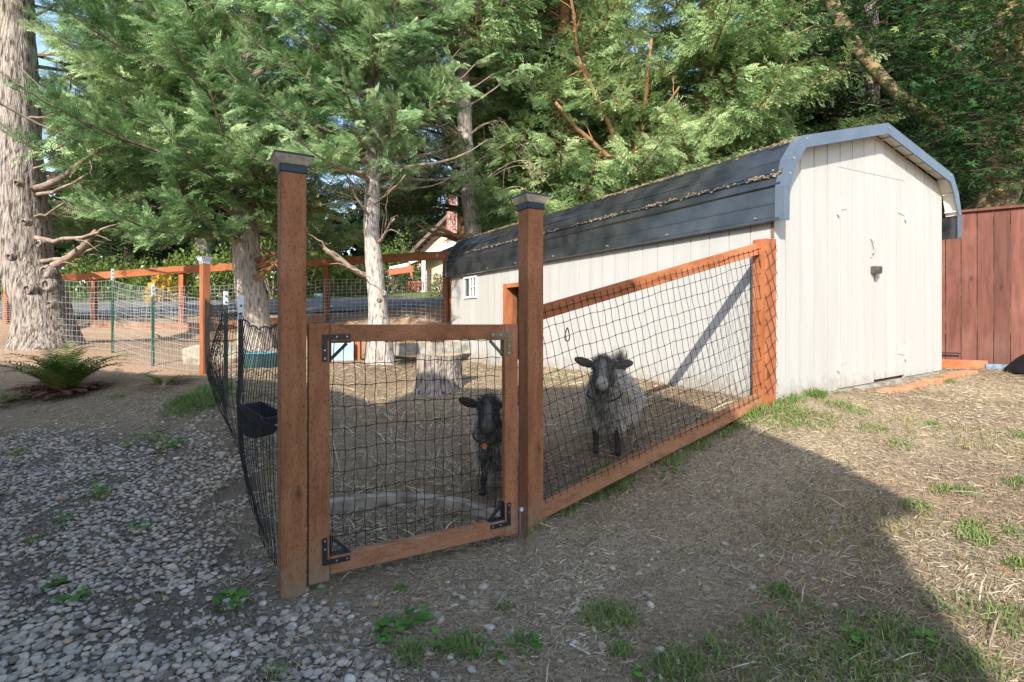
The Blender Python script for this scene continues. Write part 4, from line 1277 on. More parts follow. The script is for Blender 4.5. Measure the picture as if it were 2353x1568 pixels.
def mk_set(nm, FT, nf, size, wm, fol, hang, n=5):
    obs = [twig_template(FT, 100 + k, nf, size, wm, fol, hang) for k in range(n)]
    return gn_group(nm, obs), n
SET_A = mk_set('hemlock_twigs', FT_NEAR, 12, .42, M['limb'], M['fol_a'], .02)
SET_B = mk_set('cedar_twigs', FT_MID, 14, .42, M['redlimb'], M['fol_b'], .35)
SET_D = mk_set('fir_twigs', FT_FAR, 10, .50, M['limb'], M['fol_dark_shade'], .1)

def trunk_mesh(name, pts, rad, mt, parent, n=20, seed=0, flare=0.0, ridge=.026, rows=80):
    r = np.random.default_rng(seed); pts = np.array(pts, float); rad = np.array(rad, float)
    cum = np.r_[0, np.cumsum(np.linalg.norm(np.diff(pts, axis=0), axis=1))]
    s = np.linspace(0, cum[-1], rows); P = np.stack([np.interp(s, cum, pts[:, i]) for i in range(3)], 1); Rd = np.interp(s, cum, rad)
    a = np.linspace(0, 2 * np.pi, n, endpoint=False)
    ph = r.random(6) * 6
    V = []
    for i in range(rows):
        f = s[i] / cum[-1]; h = s[i]
        fl = 1 + flare * np.exp(-h / .22) * (1 + .35 * np.sin(5 * a + ph[0]) + .2 * np.sin(9 * a + ph[1]))
        rr = Rd[i] * fl * (1 + ridge * np.sin(11 * a + ph[2] + .8 * math.sin(h * 2)) + ridge * .7 * np.sin(17 * a + h * 1.3 + ph[3]) + .03 * math.sin(h * 7 + ph[4]) + ridge * .6 * r.standard_normal(n))
        V.append(np.stack([P[i, 0] + rr * np.cos(a), P[i, 1] + rr * np.sin(a), np.full(n, P[i, 2])], 1))
    V = np.concatenate(V)
    i = np.arange(rows - 1)[:, None] * n; k = np.arange(n)[None, :]; k2 = (k + 1) % n
    Fc = np.stack([i + k, i + k2, i + k2 + n, i + k + n], -1).reshape(-1, 4)
    return meshobj(name, V, Fc, mt, parent, smooth=True)

def conifer(name, label, x, y, pts, rad, mt_trunk, fol, zlo, zhi, nlimb, reach, T=None, lift=.26, facing=.95, density=1.0, flare=.5, seed=1, group=None,
            cat='tree', az=None, fs=.30, updroop=.10, top_taper=.4, skip=None, clear=(), n=20, limbmat=None, tilt=.12):
    r = np.random.default_rng(seed); T = T or SET_A
    z0 = pts[0][2]
    t = thing(name, label, cat, (x, y, z0), group)
    trunk_mesh('trunk', pts, rad, mt_trunk, t, n=n, seed=seed, flare=flare)
    pz = np.array(pts, float)
    limbs = MB(); P = []; D = []; Nn = []; Sz = []; tint = []
    for i in range(nlimb):
        f = (i + r.random()) / nlimb; z = zlo + (zhi - zlo) * f
        cx = np.interp(z, pz[:, 2], pz[:, 0]); cy = np.interp(z, pz[:, 2], pz[:, 1])
        phi = i * 2.39996 + r.normal() * .3
        if az is not None:                     # favour a sector
            phi = az[0] + (r.random() * 2 - 1) * az[1] if r.random() < az[2] else phi
        L = reach * (1 - (1 - top_taper) * f) * (.72 + .5 * r.random()) * (1 if f > .12 else .8 + 1.5 * f)
        d = np.array([math.cos(phi), math.sin(phi), 0.]); s = np.array([-d[1], d[0], 0.])
        e0 = r.normal() * .12 + tilt; cur = r.normal() * .12; m = 8
        tb = r.random() * .40 + .22
        pl_ = []
        for k in range(m + 1):
            q = k / m
            pl_.append(np.array([cx, cy, z]) + d * L * q + s * cur * L * q * q + np.array([0, 0, 1]) * L * (e0 * q - .38 * q * q * updroop * 4 + .26 * q ** 4))
        if skip and skip(pl_[-1]): continue
        limbs.tube(pl_, [max(.004, (.013 + .011 * L) * (1 - .85 * k / m)) for k in range(m + 1)], 5, False)
        pl_ = np.array(pl_)
        nt = max(5, int(L * 13 * density))
        for j in range(nt):
            q = .12 + .88 * (j + r.random()) / nt
            b = np.array([np.interp(q, np.linspace(0, 1, m + 1), pl_[:, c]) for c in range(3)])
            side = 1 if j % 2 else -1
            tl = (.30 + .55 * (1 - q)) * min(1.15, L / 2.0) * (.65 + .6 * r.random()) * min(1, q * 2.2 + .3) * fs / .30
            a = R(44 + r.normal() * 15)
            td = d * math.cos(a) + s * side * math.sin(a) + np.array([0, 0, r.normal() * .25 + lift]); td /= np.linalg.norm(td)
            if j >= nt - 2: td = d + np.array([0, 0, lift + .1]) + r.standard_normal(3) * .15
            P.append(b); D.append(td); Nn.append(np.array([0, 0, .75]) + d * facing + r.standard_normal(3) * .35)
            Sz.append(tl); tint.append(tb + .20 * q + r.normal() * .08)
    limbs.build('boughs', limbmat or M['limb'], t, kind='stuff')
    if y > 1: P, D, Nn, Sz, tint = thin_out(P, D, Nn, Sz, tint, clear)
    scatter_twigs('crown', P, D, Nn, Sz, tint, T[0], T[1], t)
    return t, len(P)

def bare_limb(par, p0, p1, r0, r1, sag=.1, seed=0, m=None, twigs=4):
    r = np.random.default_rng(seed); p0 = np.array(p0, float); p1 = np.array(p1, float); L = np.linalg.norm(p1 - p0)
    pts = [p0 + (p1 - p0) * q + np.array([.014 * math.sin(q * 7 + seed) * L, 0, -sag * L * math.sin(math.pi * q) * .5 + .01 * r.normal()]) for q in np.linspace(0, 1, 9)]
    mb = MB(); mb.tube(pts, list(np.linspace(r0, r1, 9)), 8)
    for k in range(twigs):
        q = .3 + .65 * r.random(); b = p0 + (p1 - p0) * q; b = np.array(pts[int(q * 8)])
        d = (p1 - p0) / L + r.standard_normal(3) * .6; d /= np.linalg.norm(d); l = .25 + .5 * r.random()
        mb.tube([b + d * l * w + np.array([0, 0, -.25 * l * w * w]) + r.standard_normal(3) * .012 for w in np.linspace(0, 1, 6)], list(np.linspace(r1 * .7 + .002, .002, 6)), 4, False)
    return mb.build('branch', m or M['limb'], par, smooth=True)

def at(u, v, Y):
    return ((u - CU) / 1240 * Y, Y, CH - (v - CV) / 1240 * Y)

NF = 0
# big left trunk, leaning, knotty
z0 = g1(-7.35, 8.3)
tA, n_ = conifer('conifer_tree', 'big knotty leaning trunk at the left edge with bare sawn limbs', -7.35, 8.3,
    [(-7.12, 8.3, z0 - .15), (-7.20, 8.3, z0 + .5), (-7.47, 8.3, 2.3), (-7.66, 8.35, 4.2), (-7.78, 8.4, 6.8), (-7.9, 8.4, 10)], [.42, .37, .335, .29, .24, .18], M['bark'], M['fol_a'],
    6.4, 10, 26, 2.2, seed=3, flare=.26, n=36, az=(R(-120), R(60), .5), fs=.27, density=.9)
NF += n_
for k, (u, v, s) in enumerate(((103, 655, .085), (60, 665, .07), (52, 510, .045), (22, 190, .06), (85, 560, .05), (100, 625, .09), (110, 700, .055), (35, 420, .04), (18, 590, .05))):
    p = at(u, v, 7.93); mb = MB(); mb.lathe(p, [(s * 1.3, .10), (s * 1.15, .035), (s * .95, .012), (s * .75, .006), (s * .6, .03), (.001, .045)], 14, (.1, 1, .05)); mb.build('knot', M['bark'], tA)
for k, (u0, v0, u1, v1, r0) in enumerate(((90, 435, 225, 345, .055), (92, 448, 200, 400, .03), (85, 545, 225, 535, .04), (112, 628, 222, 530, .075), (108, 600, 215, 570, .035), (95, 350, 150, 330, .02), (92, 500, 175, 450, .02), (80, 270, 130, 262, .02), (88, 385, 145, 360, .018), (0, 520, -60, 490, .03))):
    bare_limb(tA, at(u0 - 12, v0, 8.2), at(u1, v1, 7.5 + .1 * k), r0, r0 * .45, seed=k, twigs=3)

# second trunk, full low crown
z0 = g1(-4.45, 9.3)
tB, n_ = conifer('conifer_tree', 'broad conifer with a full low crown behind the orange corner post', -4.45, 9.3,
    [(-4.40, 9.3, z0 - .15), (-4.45, 9.3, z0 + .6), (-4.56, 9.3, 2.2), (-4.66, 9.3, 4), (-4.5, 9.35, 7), (-4.4, 9.4, 10.5)], [.27, .25, .22, .2, .15, .08], M['bark_pale'], M['fol_a'],
    2.55, 10.3, 100, 3.2, seed=11, clear=((40, 300, 85, 420),), flare=.4, az=(R(-90), R(85), .55), fs=.30, n=28)
NF += n_
for k, (u0, v0, u1, v1) in enumerate(((600, 615, 650, 590), (598, 600, 665, 560), (590, 640, 640, 600))):
    bare_limb(tB, at(u0 - 8, v0, 9.2), at(u1, v1, 8.9), .05, .02, seed=20 + k, m=M['redlimb'])
z0 = g1(-9.85, 10.9)
tE, n_ = conifer('conifer_tree', 'dense green conifer filling the gap between the big left trunk and the broad crown', -9.85, 10.9,
    [(-9.85, 10.9, z0 - .15), (-9.85, 10.9, 4), (-9.85, 10.9, 12)], [.2, .17, .06], M['bark'], M['fol_a'], 3.0, 11.5, 90, 3.3, seed=15, clear=((40, 300, 85, 420),), flare=.3, fs=.32, n=14, az=(R(-60), R(90), .4))
# third trunk, slim and leaning, crown above
z0 = g1(-1.88, 7.6)
tC, n_ = conifer('conifer_tree', 'slim pale leaning trunk with lichen rising behind the gate', -1.88, 7.6,
    [(-1.84, 7.6, z0 - .12), (-1.86, 7.6, z0 + .35), (-1.90, 7.62, 1.6), (-2.02, 7.75, 2.6), (-2.03, 7.9, 4), (-2.1, 8, 6.5), (-2.1, 8.1, 9.5)], [.175, .16, .125, .11, .10, .07, .04], M['bark_pale'], M['fol_a'],
    3.25, 9.3, 120, 1.9, seed=21, clear=((1085, 350, 75, 190), (1020, 400, 90, 130)), flare=.55, az=(R(-90), R(75), .6), fs=.28, n=24)
NF += n_
for k, (u0, v0, u1, v1, r0) in enumerate(((852, 640, 745, 570, .05), (850, 500, 800, 420, .02), (868, 560, 905, 500, .025), (858, 470, 930, 405, .018), (850, 450, 790, 400, .015))):
    bare_limb(tC, at(u0, v0, 7.7), at(u1, v1, 7.3), r0, r0 * .5, seed=30 + k, twigs=5, m=M['limb'])
for k, (u, v, s) in enumerate(((882, 675, .04), (870, 690, .03), (885, 760, .045), (868, 770, .035), (878, 730, .03))):
    p = at(u, v, 7.50); mb = MB(); mb.lathe(p, [(s, .05), (s * 1.1, .01), (s * .7, -.015), (.001, -.004)], 10, (.1, 1, .05)); mb.build('knot', M['bark'], tC)
# fourth trunk behind the end of the shed
z0 = g1(-.72, 10.9)
tD, n_ = conifer('conifer_tree', 'straight pale trunk with bare curling twigs rising behind the shed roof', -.72, 10.9,
    [(-.70, 10.9, z0 - .15), (-.78, 10.9, 3.2), (-.92, 10.9, 4.6), (-1.0, 10.9, 6.3), (-1.02, 10.9, 8.5), (-1.0, 10.9, 12)], [.19, .175, .155, .14, .12, .06], M['bark_pale'], M['fol_b'],
    6.2, 12, 48, 3.0, seed=33, clear=((1085, 350, 75, 190),), flare=.3, az=(R(-90), R(80), .5), fs=.32, n=24, T=SET_B, lift=.08)
NF += n_
r_ = np.random.default_rng(77)
for k in range(22):
    v = 300 + 215 * r_.random(); sd = -1 if r_.random() < .62 else 1
    p0 = np.array(at(1078 + (v - 300) * .09, v, 10.85)); L = .5 + 1.3 * r_.random()
    ph = r_.random() * 2; up = .12 + .3 * r_.random()
    pts = []
    for q in np.linspace(0, 1, 12):
        a = q * (1.2 + ph * .5)
        pts.append(p0 + np.array([sd * L * (math.sin(a) / 1.3), -.35 * L * q, L * (up * math.sin(a * 1.5) - .55 * q * q + .22 * q)]))
    mb = MB(); mb.tube(pts, list(np.linspace(.017, .003, 12)), 5, False)
    for j in range(4):
        b = pts[4 + 2 * j]; d = np.array([sd * .5, -.2, -.5]) + r_.standard_normal(3) * .5; l = .2 + .35 * r_.random()
        mb.tube([b + d * l * w + np.array([sd * .2 * l * w * w, 0, -.5 * l * w * w]) for w in np.linspace(0, 1, 6)], list(np.linspace(.006, .002, 6)), 4, False)
    mb.build('branch', M['limb'], tD, smooth=True)
for (u0, v0, u1, v1, r0) in ((1082, 380, 985, 235, .035), (1078, 340, 1000, 245, .015), (1095, 550, 1010, 525, .07), (1085, 560, 960, 515, .05)):
    bare_limb(tD, at(u0, v0, 10.8), at(u1, v1, 10.2), r0, r0 * .45, seed=int(u1), m=M['redlimb'], twigs=4)
# group over the shed, cedar like
for k, (x, y, zl, nl, rc, sd, lab) in enumerate((
        (1.3, 12.6, 2.6, 104, 3.5, 41, 'tall green cedar right of the straight trunk, drooping over the shed roof'),
        (4.3, 11.6, 2.6, 96, 3.1, 42, 'bushy green cedar leaning over the middle of the black roof'),
        (-1.2, 13.6, 3.6, 66, 3.4, 44, 'green cedar farther back between the slim trunk and the straight trunk'))):
    z0 = g1(x, y)
    tt, n_ = conifer('cedar_tree', lab, x, y, [(x, y, z0 - .2), (x + .05, y, 4), (x - .1, y, 8), (x, y, 13)], [.22, .2, .15, .06], M['redlimb'], M['fol_b'],
        zl, 11.5, nl, rc, seed=sd, T=SET_B, lift=.08, az=(R(-90), R(90), .5), fs=.34, limbmat=M['redlimb'], density=.95, n=16)
    NF += n_
    if k == 0:
        for (u0, v0, u1, v1, r0) in ((1430, 345, 1330, 130, .06), (1410, 370, 1275, 235, .055), (1460, 350, 1500, 90, .05), (1330, 130, 1310, -20, .045), (1450, 330, 1560, 200, .03)):
            bare_limb(tt, at(u0, v0, 11.2), at(u1, v1, 10.6), r0, r0 * .6, seed=int(u1), m=M['redlimb'], twigs=6)

# backdrop conifers: three crowns shared by many trees
def backdrop():
    protos = []
    for k in range(3):
        t, n_ = conifer('fir_tree', 'x', 0, 0, [(0, 0, -.3), (.05, 0, 5), (0, 0, 12), (0, 0, 19)], [.30, .26, .16, .04], M['bark'], M['fol_dark_shade'],
            1.4 if k != 1 else 3.0, 18.6, 105, 3.2, seed=60 + k, T=SET_D, fs=.62, density=.46, top_taper=.2, n=10, tilt=-.02)
        protos.append(t)
    spots = [(-17, 24, 0, 'dark fir beyond the driveway at the far left'), (-12.9, 22.5, 1, 'dark fir beyond the driveway left of the broad conifer'), 
             (-14.5, 27.5, 1, 'farther dark fir at the left between two nearer firs'), (-6.6, 33, 0, 'dark fir behind the slim trunk crown'), (-1.0, 37, 1, 'dark fir beyond the far house gable'),
             (7.6, 17, 1, 'dark fir behind the peak of the shed roof'), (10.2, 14.2, 0, 'dark fir above the right slope of the shed roof'), (13.6, 16.5, 2, 'dark fir behind the maple crown'), 
             (16.5, 14.5, 1, 'dark fir at the far right edge behind the maple'), (2.2, 19.5, 1, 'dark fir behind the tall cedar'), (8.2, 12.4, 2, 'dark low boughed fir just beyond the shed back wall')]
    used = set()
    for i, (x, y, k, lab) in enumerate(spots):
        p = protos[k]
        if k in used:
            t = p.copy(); COL.objects.link(t)
            for ch in list(p.children):
                c = ch.copy(); COL.objects.link(c); c.parent = t
        else: t = p; used.add(k)
        t.location = (x, y, g1(x, y)); t.rotation_euler = (0, 0, i * 1.7); s = .85 + .3 * ((i * 37) % 10) / 10
        t.scale = (s, s, s * .95)
        tag(t, lab, 'tree', 'dark firs in the background')
backdrop()

# maple behind the red fence
def maple():
    x, y = 7.45, 8.1; z0 = g1(x, y)
    t = thing('maple_tree', 'sunlit maple with mossy forked trunk behind the red plank fence', 'tree', (x, y, z0))
    def P3(u, v, Y): return at(u, v, Y)
    trunk_mesh('trunk', [(x, y, z0 - .1), P3(2285, 480, 8.1), P3(2300, 430, 8.1)], [.30, .27, .25], M['maplebark'], t, n=20, seed=2, rows=24)
    def br(pts, r0, r1):
        P = np.array(pts); mb = MB(); n = 14
        s = np.linspace(0, len(P) - 1, n); Q = [tuple(np.interp(a, range(len(P)), P[:, c]) for c in range(3)) for a in s]
        mb.tube(Q, list(np.linspace(r0, r1, n)), 9, False); return mb.build('branch', M['maplebark'], t, smooth=True)
    br([P3(2300, 440, 8.1), P3(2262, 330, 8.0), P3(2290, 250, 8.0), P3(2300, 190, 7.9), P3(2290, 100, 7.9), P3(2330, -30, 7.8)], .16, .10)
    br([P3(2305, 450, 8.15), P3(2350, 330, 8.2), P3(2350, 190, 8.2), P3(2345, 90, 8.3), P3(2380, -60, 8.3)], .19, .13)
    br([P3(2290, 215, 8.0), P3(2240, 170, 7.9), P3(2180, 100, 7.8), P3(2130, 60, 7.7)], .09, .03)
    br([P3(2262, 335, 8.0), P3(2170, 290, 8.6), P3(2060, 215, 9.2), P3(1975, 120, 9.6), P3(1915, 20, 9.9), P3(1895, -60, 10)], .07, .13)
    br([P3(2290, 200, 8.0), P3(2335, 120, 7.6), P3(2345, 50, 7.4)], .07, .03)
    br([P3(1960, 60, 9.7), P3(1870, 60, 9.4), P3(1830, 80, 9.2)], .03, .012)
    # leaves: five lobed, in drooping clusters on twigs
    lobes = []
    for k in range(5):
        a = R(-100 + 50 * k); L = (.62, .85, 1.0, .85, .62)[k]
        lobes.append((a, L))
    V0 = [(0, 0, 0)]; F0 = []
    for k, (a, L) in enumerate(lobes):
        i = len(V0)
        V0 += [(.45 * L * math.cos(a - .33), .45 * L * math.sin(a - .33), .02), (L * math.cos(a), L * math.sin(a), -.12), (.45 * L * math.cos(a + .33), .45 * L * math.sin(a + .33), .02)]
        F0 += [(0, i, i + 1), (0, i + 1, i + 2)]
    V0 = np.array(V0); F0 = np.array(F0)
    r = np.random.default_rng(12)
    P = []; tn = []; tw = MB()
    cl = []
    # cluster centres by region of the crown as seen (u, v, depth)
    for _ in range(470):
        u = 2060 + 420 * r.random() ** .8; v = -80 + 500 * r.random()
        if u < 2120 and v > 190 + (u - 1960) * .9: continue
        if v > 395 and u < 2200: continue
        Y = 6.6 + 2.4 * r.random(); cl.append((at(u, v, Y), (u, v)))
    for _ in range(60):
        u = 1850 + 260 * r.random(); v = -60 + 170 * r.random(); cl.append((at(u, v, 8.6 + 2 * r.random()), (u, v)))
    for c, (u, v) in cl:
        c = np.array(c); a = r.random() * 6.28; L = .4 + .4 * r.random()
        e = c + np.array([math.cos(a) * L, math.sin(a) * L * .6, -.12]); tw.tube([c, (c + e) / 2 + np.array([0, 0, .06]), e], [.008, .006, .003], 4, False)
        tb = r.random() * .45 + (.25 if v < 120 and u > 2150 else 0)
        for k in range(int(11 + 10 * r.random())):
            q = r.random(); P.append(c + (e - c) * q + r.standard_normal(3) * np.array([.13, .13, .09])); tn.append(np.clip(tb + r.normal() * .13, 0, 1))
    P = np.array(P); n = len(P)
    yaw = r.random(n) * 6.28; S_ = (.06 + .055 * r.random(n))
    up = np.array([0, -.25, 1.]) + r.standard_normal((n, 3)) * .45; up /= np.linalg.norm(up, axis=1, keepdims=True)
    dx = np.stack([np.cos(yaw), np.sin(yaw), -.3 * np.ones(n)], 1); yv = np.cross(up, dx); yv /= np.linalg.norm(yv, axis=1, keepdims=True); xv = np.cross(yv, up)
    W = (V0[None, :, 0, None] * xv[:, None] + V0[None, :, 1, None] * yv[:, None] + V0[None, :, 2, None] * up[:, None]) * S_[:, None, None] + P[:, None]
    Fc = (F0[None] + (np.arange(n) * len(V0))[:, None, None]).reshape(-1, 3)
    tw.build('twigs', mat('maple_twig', (.05, .038, .025)), t, kind='stuff')
    meshobj('crown', W.reshape(-1, 3), Fc, M['fol_maple'], t, kind='stuff', attr=dict(tint=np.repeat(tn, len(V0))))
maple()

# leafy shrub and light vine over the roof, shrubs beyond the driveway
def shrub(label, x, y, w, h, n, mt, size=.10, name='shrub', seed=0, z=None, cat='shrub', group=None):
    r = np.random.default_rng(seed); z0 = g1(x, y) if z is None else z
    t = thing(name, label, cat, (x, y, z0), group)
    d = r.standard_normal((n, 3)); d /= np.linalg.norm(d, axis=1, keepdims=True); d[:, 2] = np.abs(d[:, 2])
    lump = 1 + .25 * np.sin(d[:, 0] * 7 + seed) * np.cos(d[:, 2] * 6) + .15 * np.sin(d[:, 1] * 11)
    rad = (.55 + .45 * r.random(n) ** .5) * lump
    P = d * rad[:, None] * np.array([w / 2, w / 2.4, h]) + np.array([x, y, z0 + .02])
    dd = d + r.standard_normal((n, 3)) * .7; sd = np.cross(dd, r.standard_normal((n, 3))); sd /= np.linalg.norm(sd, axis=1, keepdims=True); dd /= np.linalg.norm(dd, axis=1, keepdims=True)
    s = size * (.6 + .8 * r.random(n))[:, None]
    V = np.stack([P, P + dd * s * .5 + sd * s * .32, P + dd * s, P + dd * s * .5 - sd * s * .32], 1).reshape(-1, 3)
    tn = np.repeat(np.clip(.5 + .22 * r.standard_normal(n) + .1 * np.sin(P[:, 0] * 4), 0, 1), 4)
    meshobj('leaves', V, np.arange(4 * n).reshape(-1, 4), mt, t, kind='stuff', attr=dict(tint=tn))
    mb = MB()
    for k in range(7):
        a = k * .9; mb.tube([(x, y, z0 - .1), (x + .18 * w * math.cos(a), y + .18 * w * math.sin(a), z0 + h * .5), (x + .36 * w * math.cos(a), y + .3 * w * math.sin(a), z0 + h * .85)], [.03, .02, .008], 5, False)
    mb.build('stems', M['limb'], t, kind='stuff')
    return t
x_, y_, z_ = at(1700, 360, 9.6)
shrub('bright yellow green leafy shrub showing above the black roof', x_, 9.7, 1.3, .75, 1500, M['fol_mid'], .085, seed=1, z=3.45)
for i, (u, v, Y, w, h, lab) in enumerate((
    (215, 668, 21.5, 3.2, 1.7, 'dark green shrub beyond the driveway right of the big trunk'), (300, 665, 22.5, 3.0, 1.6, 'green shrub behind the first green stake beyond the driveway'), (440, 690, 20.5, 2.2, 1.9, 'bushy green shrub beyond the orange back post'),
    (515, 690, 19.5, 2.0, 1.7, 'green shrub between corner post and broad conifer trunk'), (625, 680, 20, 2.4, 2.6, 'tall green hedge shrub left of the near gate post'), (700, 665, 21, 2.6, 2.4, 'green shrub seen above the gate rail beside the deck'),
    (770, 655, 22, 2.2, 1.6, 'sunny shrub growing against the red lattice deck'), (812, 662, 21, 1.5, 1.2, 'leafy shrub hanging over the lattice next to the slim trunk'), (905, 645, 26, 2.6, 2.6, 'green tree like shrub between slim trunk and far house'), (370, 700, 20, 2.6, 1.2, 'low green shrub beyond the driveway near the second stake'),
    (60, 690, 22, 3.0, 1.8, 'shrub beyond the driveway at the left edge'))):
    X_ = (u - CU) / 1240 * Y
    shrub(lab, X_, Y, w, h, 2600, M['fol_mid'], .12, seed=10 + i, group='shrubs beyond the driveway')
X_ = (372 - CU) / 1240 * 18.5
shrub('small yellow orange leaved shrub beyond the second stake', X_, 18.5, .95, 1.15, 420, M['fol_yellow'], .14, seed=50, z=g1(X_, 18.5) - .1)
x_, y_ = (1030 - CU) / 1240 * 20, 20
shrub('pale variegated shrub in front of the far house chimney', x_ - .2, y_, 1.0, .9, 500, M['fol_mid'], .10, seed=51)

# woodland closing the view behind everything
def woodland():
    r = np.random.default_rng(91); n = 34000
    a = (r.random(n) - .5) * 2 * R(52); D = 36 + 9 * r.random(n)
    x = D * np.sin(a); y = D * np.cos(a)
    keep = ~((x > -7) & (x < 1) & (y < 34)); x, y = x[keep], y[keep]; n = len(x)
    top = 4.2 + 2.6 * vnoise(a[keep] * 30, y * 0, 1.0) + 1.6 * vnoise(a[keep] * 90, y * 0, 1)
    z0 = ground(x, y, False); z = z0 + top * r.random(n) ** .8
    P = np.stack([x, y, z], 1); d = r.standard_normal((n, 3)); d /= np.linalg.norm(d, axis=1, keepdims=True); s_ = np.cross(d, r.standard_normal((n, 3))); s_ /= np.linalg.norm(s_, axis=1, keepdims=True)
    sz = (.35 + .45 * r.random(n))[:, None]
    V = np.stack([P, P + d * sz * .5 + s_ * sz * .3, P + d * sz, P + d * sz * .5 - s_ * sz * .3], 1).reshape(-1, 3)
    meshobj('woodland', V, np.arange(4 * n).reshape(-1, 4), foliage('woodland_leaves', (.008, .018, .008), (.05, .08, .025), (.02, .04, .014), tr=.1), None, kind='stuff',
            attr=dict(tint=np.repeat(np.clip(.4 + .25 * r.standard_normal(n), 0, 1), 4)), label='dark woodland closing the view beyond the driveway')
woodland()

# far house, deck and parasol
def far_house():
    Y = 27.0
    def A(u, v, Yq=Y): return at(u, v, Yq)
    t = thing('far_house', 'beige gabled house with brick chimney beyond the end of the shed', 'house', A(1000, 690))
    sid = mat('beige_lap_siding', (.50, .38, .30), (.56, .44, .36), scale=3)
    x0 = A(958, 0)[0]; x1 = A(1175, 0)[0]
    zb = g1(x0, Y) - .3; ze = A(0, 585)[2]; zp = A(0, 488)[2]; xp = A(1050, 0)[0]
    m = MB(); m.prism(ident, [(x0, zb), (x1, zb), (x1, ze), (xp, zp), (x0, ze)], Y, Y + 7); w = m.build('wall', sid, t)
    z = zb + .3; k = 0
    while z < zp - .2:
        a = x0 + .0; b = x1
        if z > ze: f = (z - ze) / (zp - ze); a = x0 + (xp - x0) * f; b = x1 + (xp - x1) * f
        m = MB(); m.hexa(ident, a, b, Y - .03, Y - .002, z, z + .175); m.build('lap_board', sid, w); z += .19
    m = MB(); 
    for s, xe in ((-1, x0), (1, x1)):
        p0 = Vector((xe + s * .5, 0, ze - .32)); p1 = Vector((xp, 0, zp + .05))
        m.add([(p0.x, Y - .5, p0.z), (p1.x, Y - .5, p1.z), (p1.x, Y - .5, p1.z + .2), (p0.x, Y - .5, p0.z + .2), (p0.x, Y + 7.4, p0.z), (p1.x, Y + 7.4, p1.z), (p1.x, Y + 7.4, p1.z + .2), (p0.x, Y + 7.4, p0.z + .2)],
              [(0, 1, 2, 3), (4, 7, 6, 5), (3, 2, 6, 7), (0, 4, 5, 1), (0, 3, 7, 4), (1, 5, 6, 2)])
    m.build('roof', mat('brown_shingle', (.12, .09, .07), (.18, .14, .11), scale=8), t)
    bx0, bx1 = A(1030, 0)[0], A(1052, 0)[0]
    ch = MB(); ch.hexa(ident, bx0, bx1, Y - .55, Y - .05, zb, zp + 1.2); c = ch.build('chimney', M['trimwhite'], t)
    zz = zb; row = 0; w_ = (bx1 - bx0) / 2
    while zz < zp + 1.1:
        for q in range(3):
            a = bx0 + (q - .5 * (row % 2)) * w_; b = min(a + w_ - .03, bx1 + .02); a = max(a, bx0 - .02)
            if b - a > .03:
                m = MB(); m.hexa(ident, a, b, Y - .58, Y - .552, zz, zz + .105); m.build('brick', mat_brickfar, c)
        zz += .13; row += 1
    m = MB(); wx0, wx1, wz0, wz1 = A(1006, 0)[0], A(1022, 0)[0], A(0, 607)[2], A(0, 586)[2]
    m.hexa(ident, wx0, wx1, Y - .08, Y - .032, wz0, wz1); wf = m.build('window', M['trimwhite'], t)
    m = MB(); m.hexa(ident, wx0 + .06, wx1 - .06, Y - .09, Y - .082, wz0 + .06, wz1 - .06); m.build('pane', mat('far_glass', (.12, .16, .2), rough=.1), wf)
    # lower wing roofs with white edges
    Yw = 24.5
    m = MB()
    a = Vector(A(940, 603, Yw)); b = Vector(A(1060, 552, Yw)); 
    for (p, q, hh) in ((a, b, .16),):
        m.beam(p, q, .05, .2)
    m.beam(A(895, 617, Yw), A(943, 607, Yw), .05, .14)
    m.build('white_fascia', M['trimwhite'], t)
    m = MB(); m.beam(A(893, 626, Yw), A(950, 618, Yw), .05, .28); m.beam(A(941, 604, Yw), A(947, 640, Yw), .1, .1)
    m.build('red_fascia', mat('red_brown_board', (.36, .12, .06), rough=.7), t)
    m = MB()
    p = [Vector(A(940, 600, Yw)), Vector(A(1060, 549, Yw))]
    m.add([p[0], p[1], p[1] + Vector((0, 3, .5)), p[0] + Vector((0, 3, .5))], [(0, 1, 2, 3)]); m.add([q + Vector((0, 0, .06)) for q in (p[0], p[1], p[1] + Vector((0, 3, .5)), p[0] + Vector((0, 3, .5)))], [(0, 1, 2, 3)])
    m.build('porch_roof', mat('brown_shingle_b', (.14, .11, .09)), t)
    m = MB(); pa = A(978, 660, Yw + .6); m.hexa(ident, pa[0], A(1060, 0, Yw + .6)[0], Yw + .6, Yw + .7, pa[2] - 1.0, A(0, 580, Yw + .6)[2]); m.build('porch_wall', sid, t)
    m = MB(); q = A(969, 0, Yw)[0]; m.hexa(ident, q, q + .16, Yw, Yw + .16, A(0, 680, Yw)[2] - .5, A(0, 592, Yw)[2]); m.build('porch_post', M['trimwhite'], t)
    m = MB()
    for k in range(7):
        q = A(942 + k * 5, 0, 23)[0]; m.hexa(ident, q, q + .045, 23, 23.05, A(0, 668, 23)[2], A(0, 650, 23)[2])
    m.hexa(ident, A(938, 0, 23)[0], A(972, 0, 23)[0], 22.97, 23.07, A(0, 650, 23)[2], A(0, 647, 23)[2]); m.hexa(ident, A(938, 0, 23)[0], A(942, 0, 23)[0], 22.95, 23.05, A(0, 682, 23)[2], A(0, 647, 23)[2])
    m.build('porch_rail', mat('red_rail', (.42, .12, .07)), t)
mat_brickfar = mat('far_brick', (.30, .12, .09), (.38, .20, .16), scale=8, rnd=.2)
far_house()

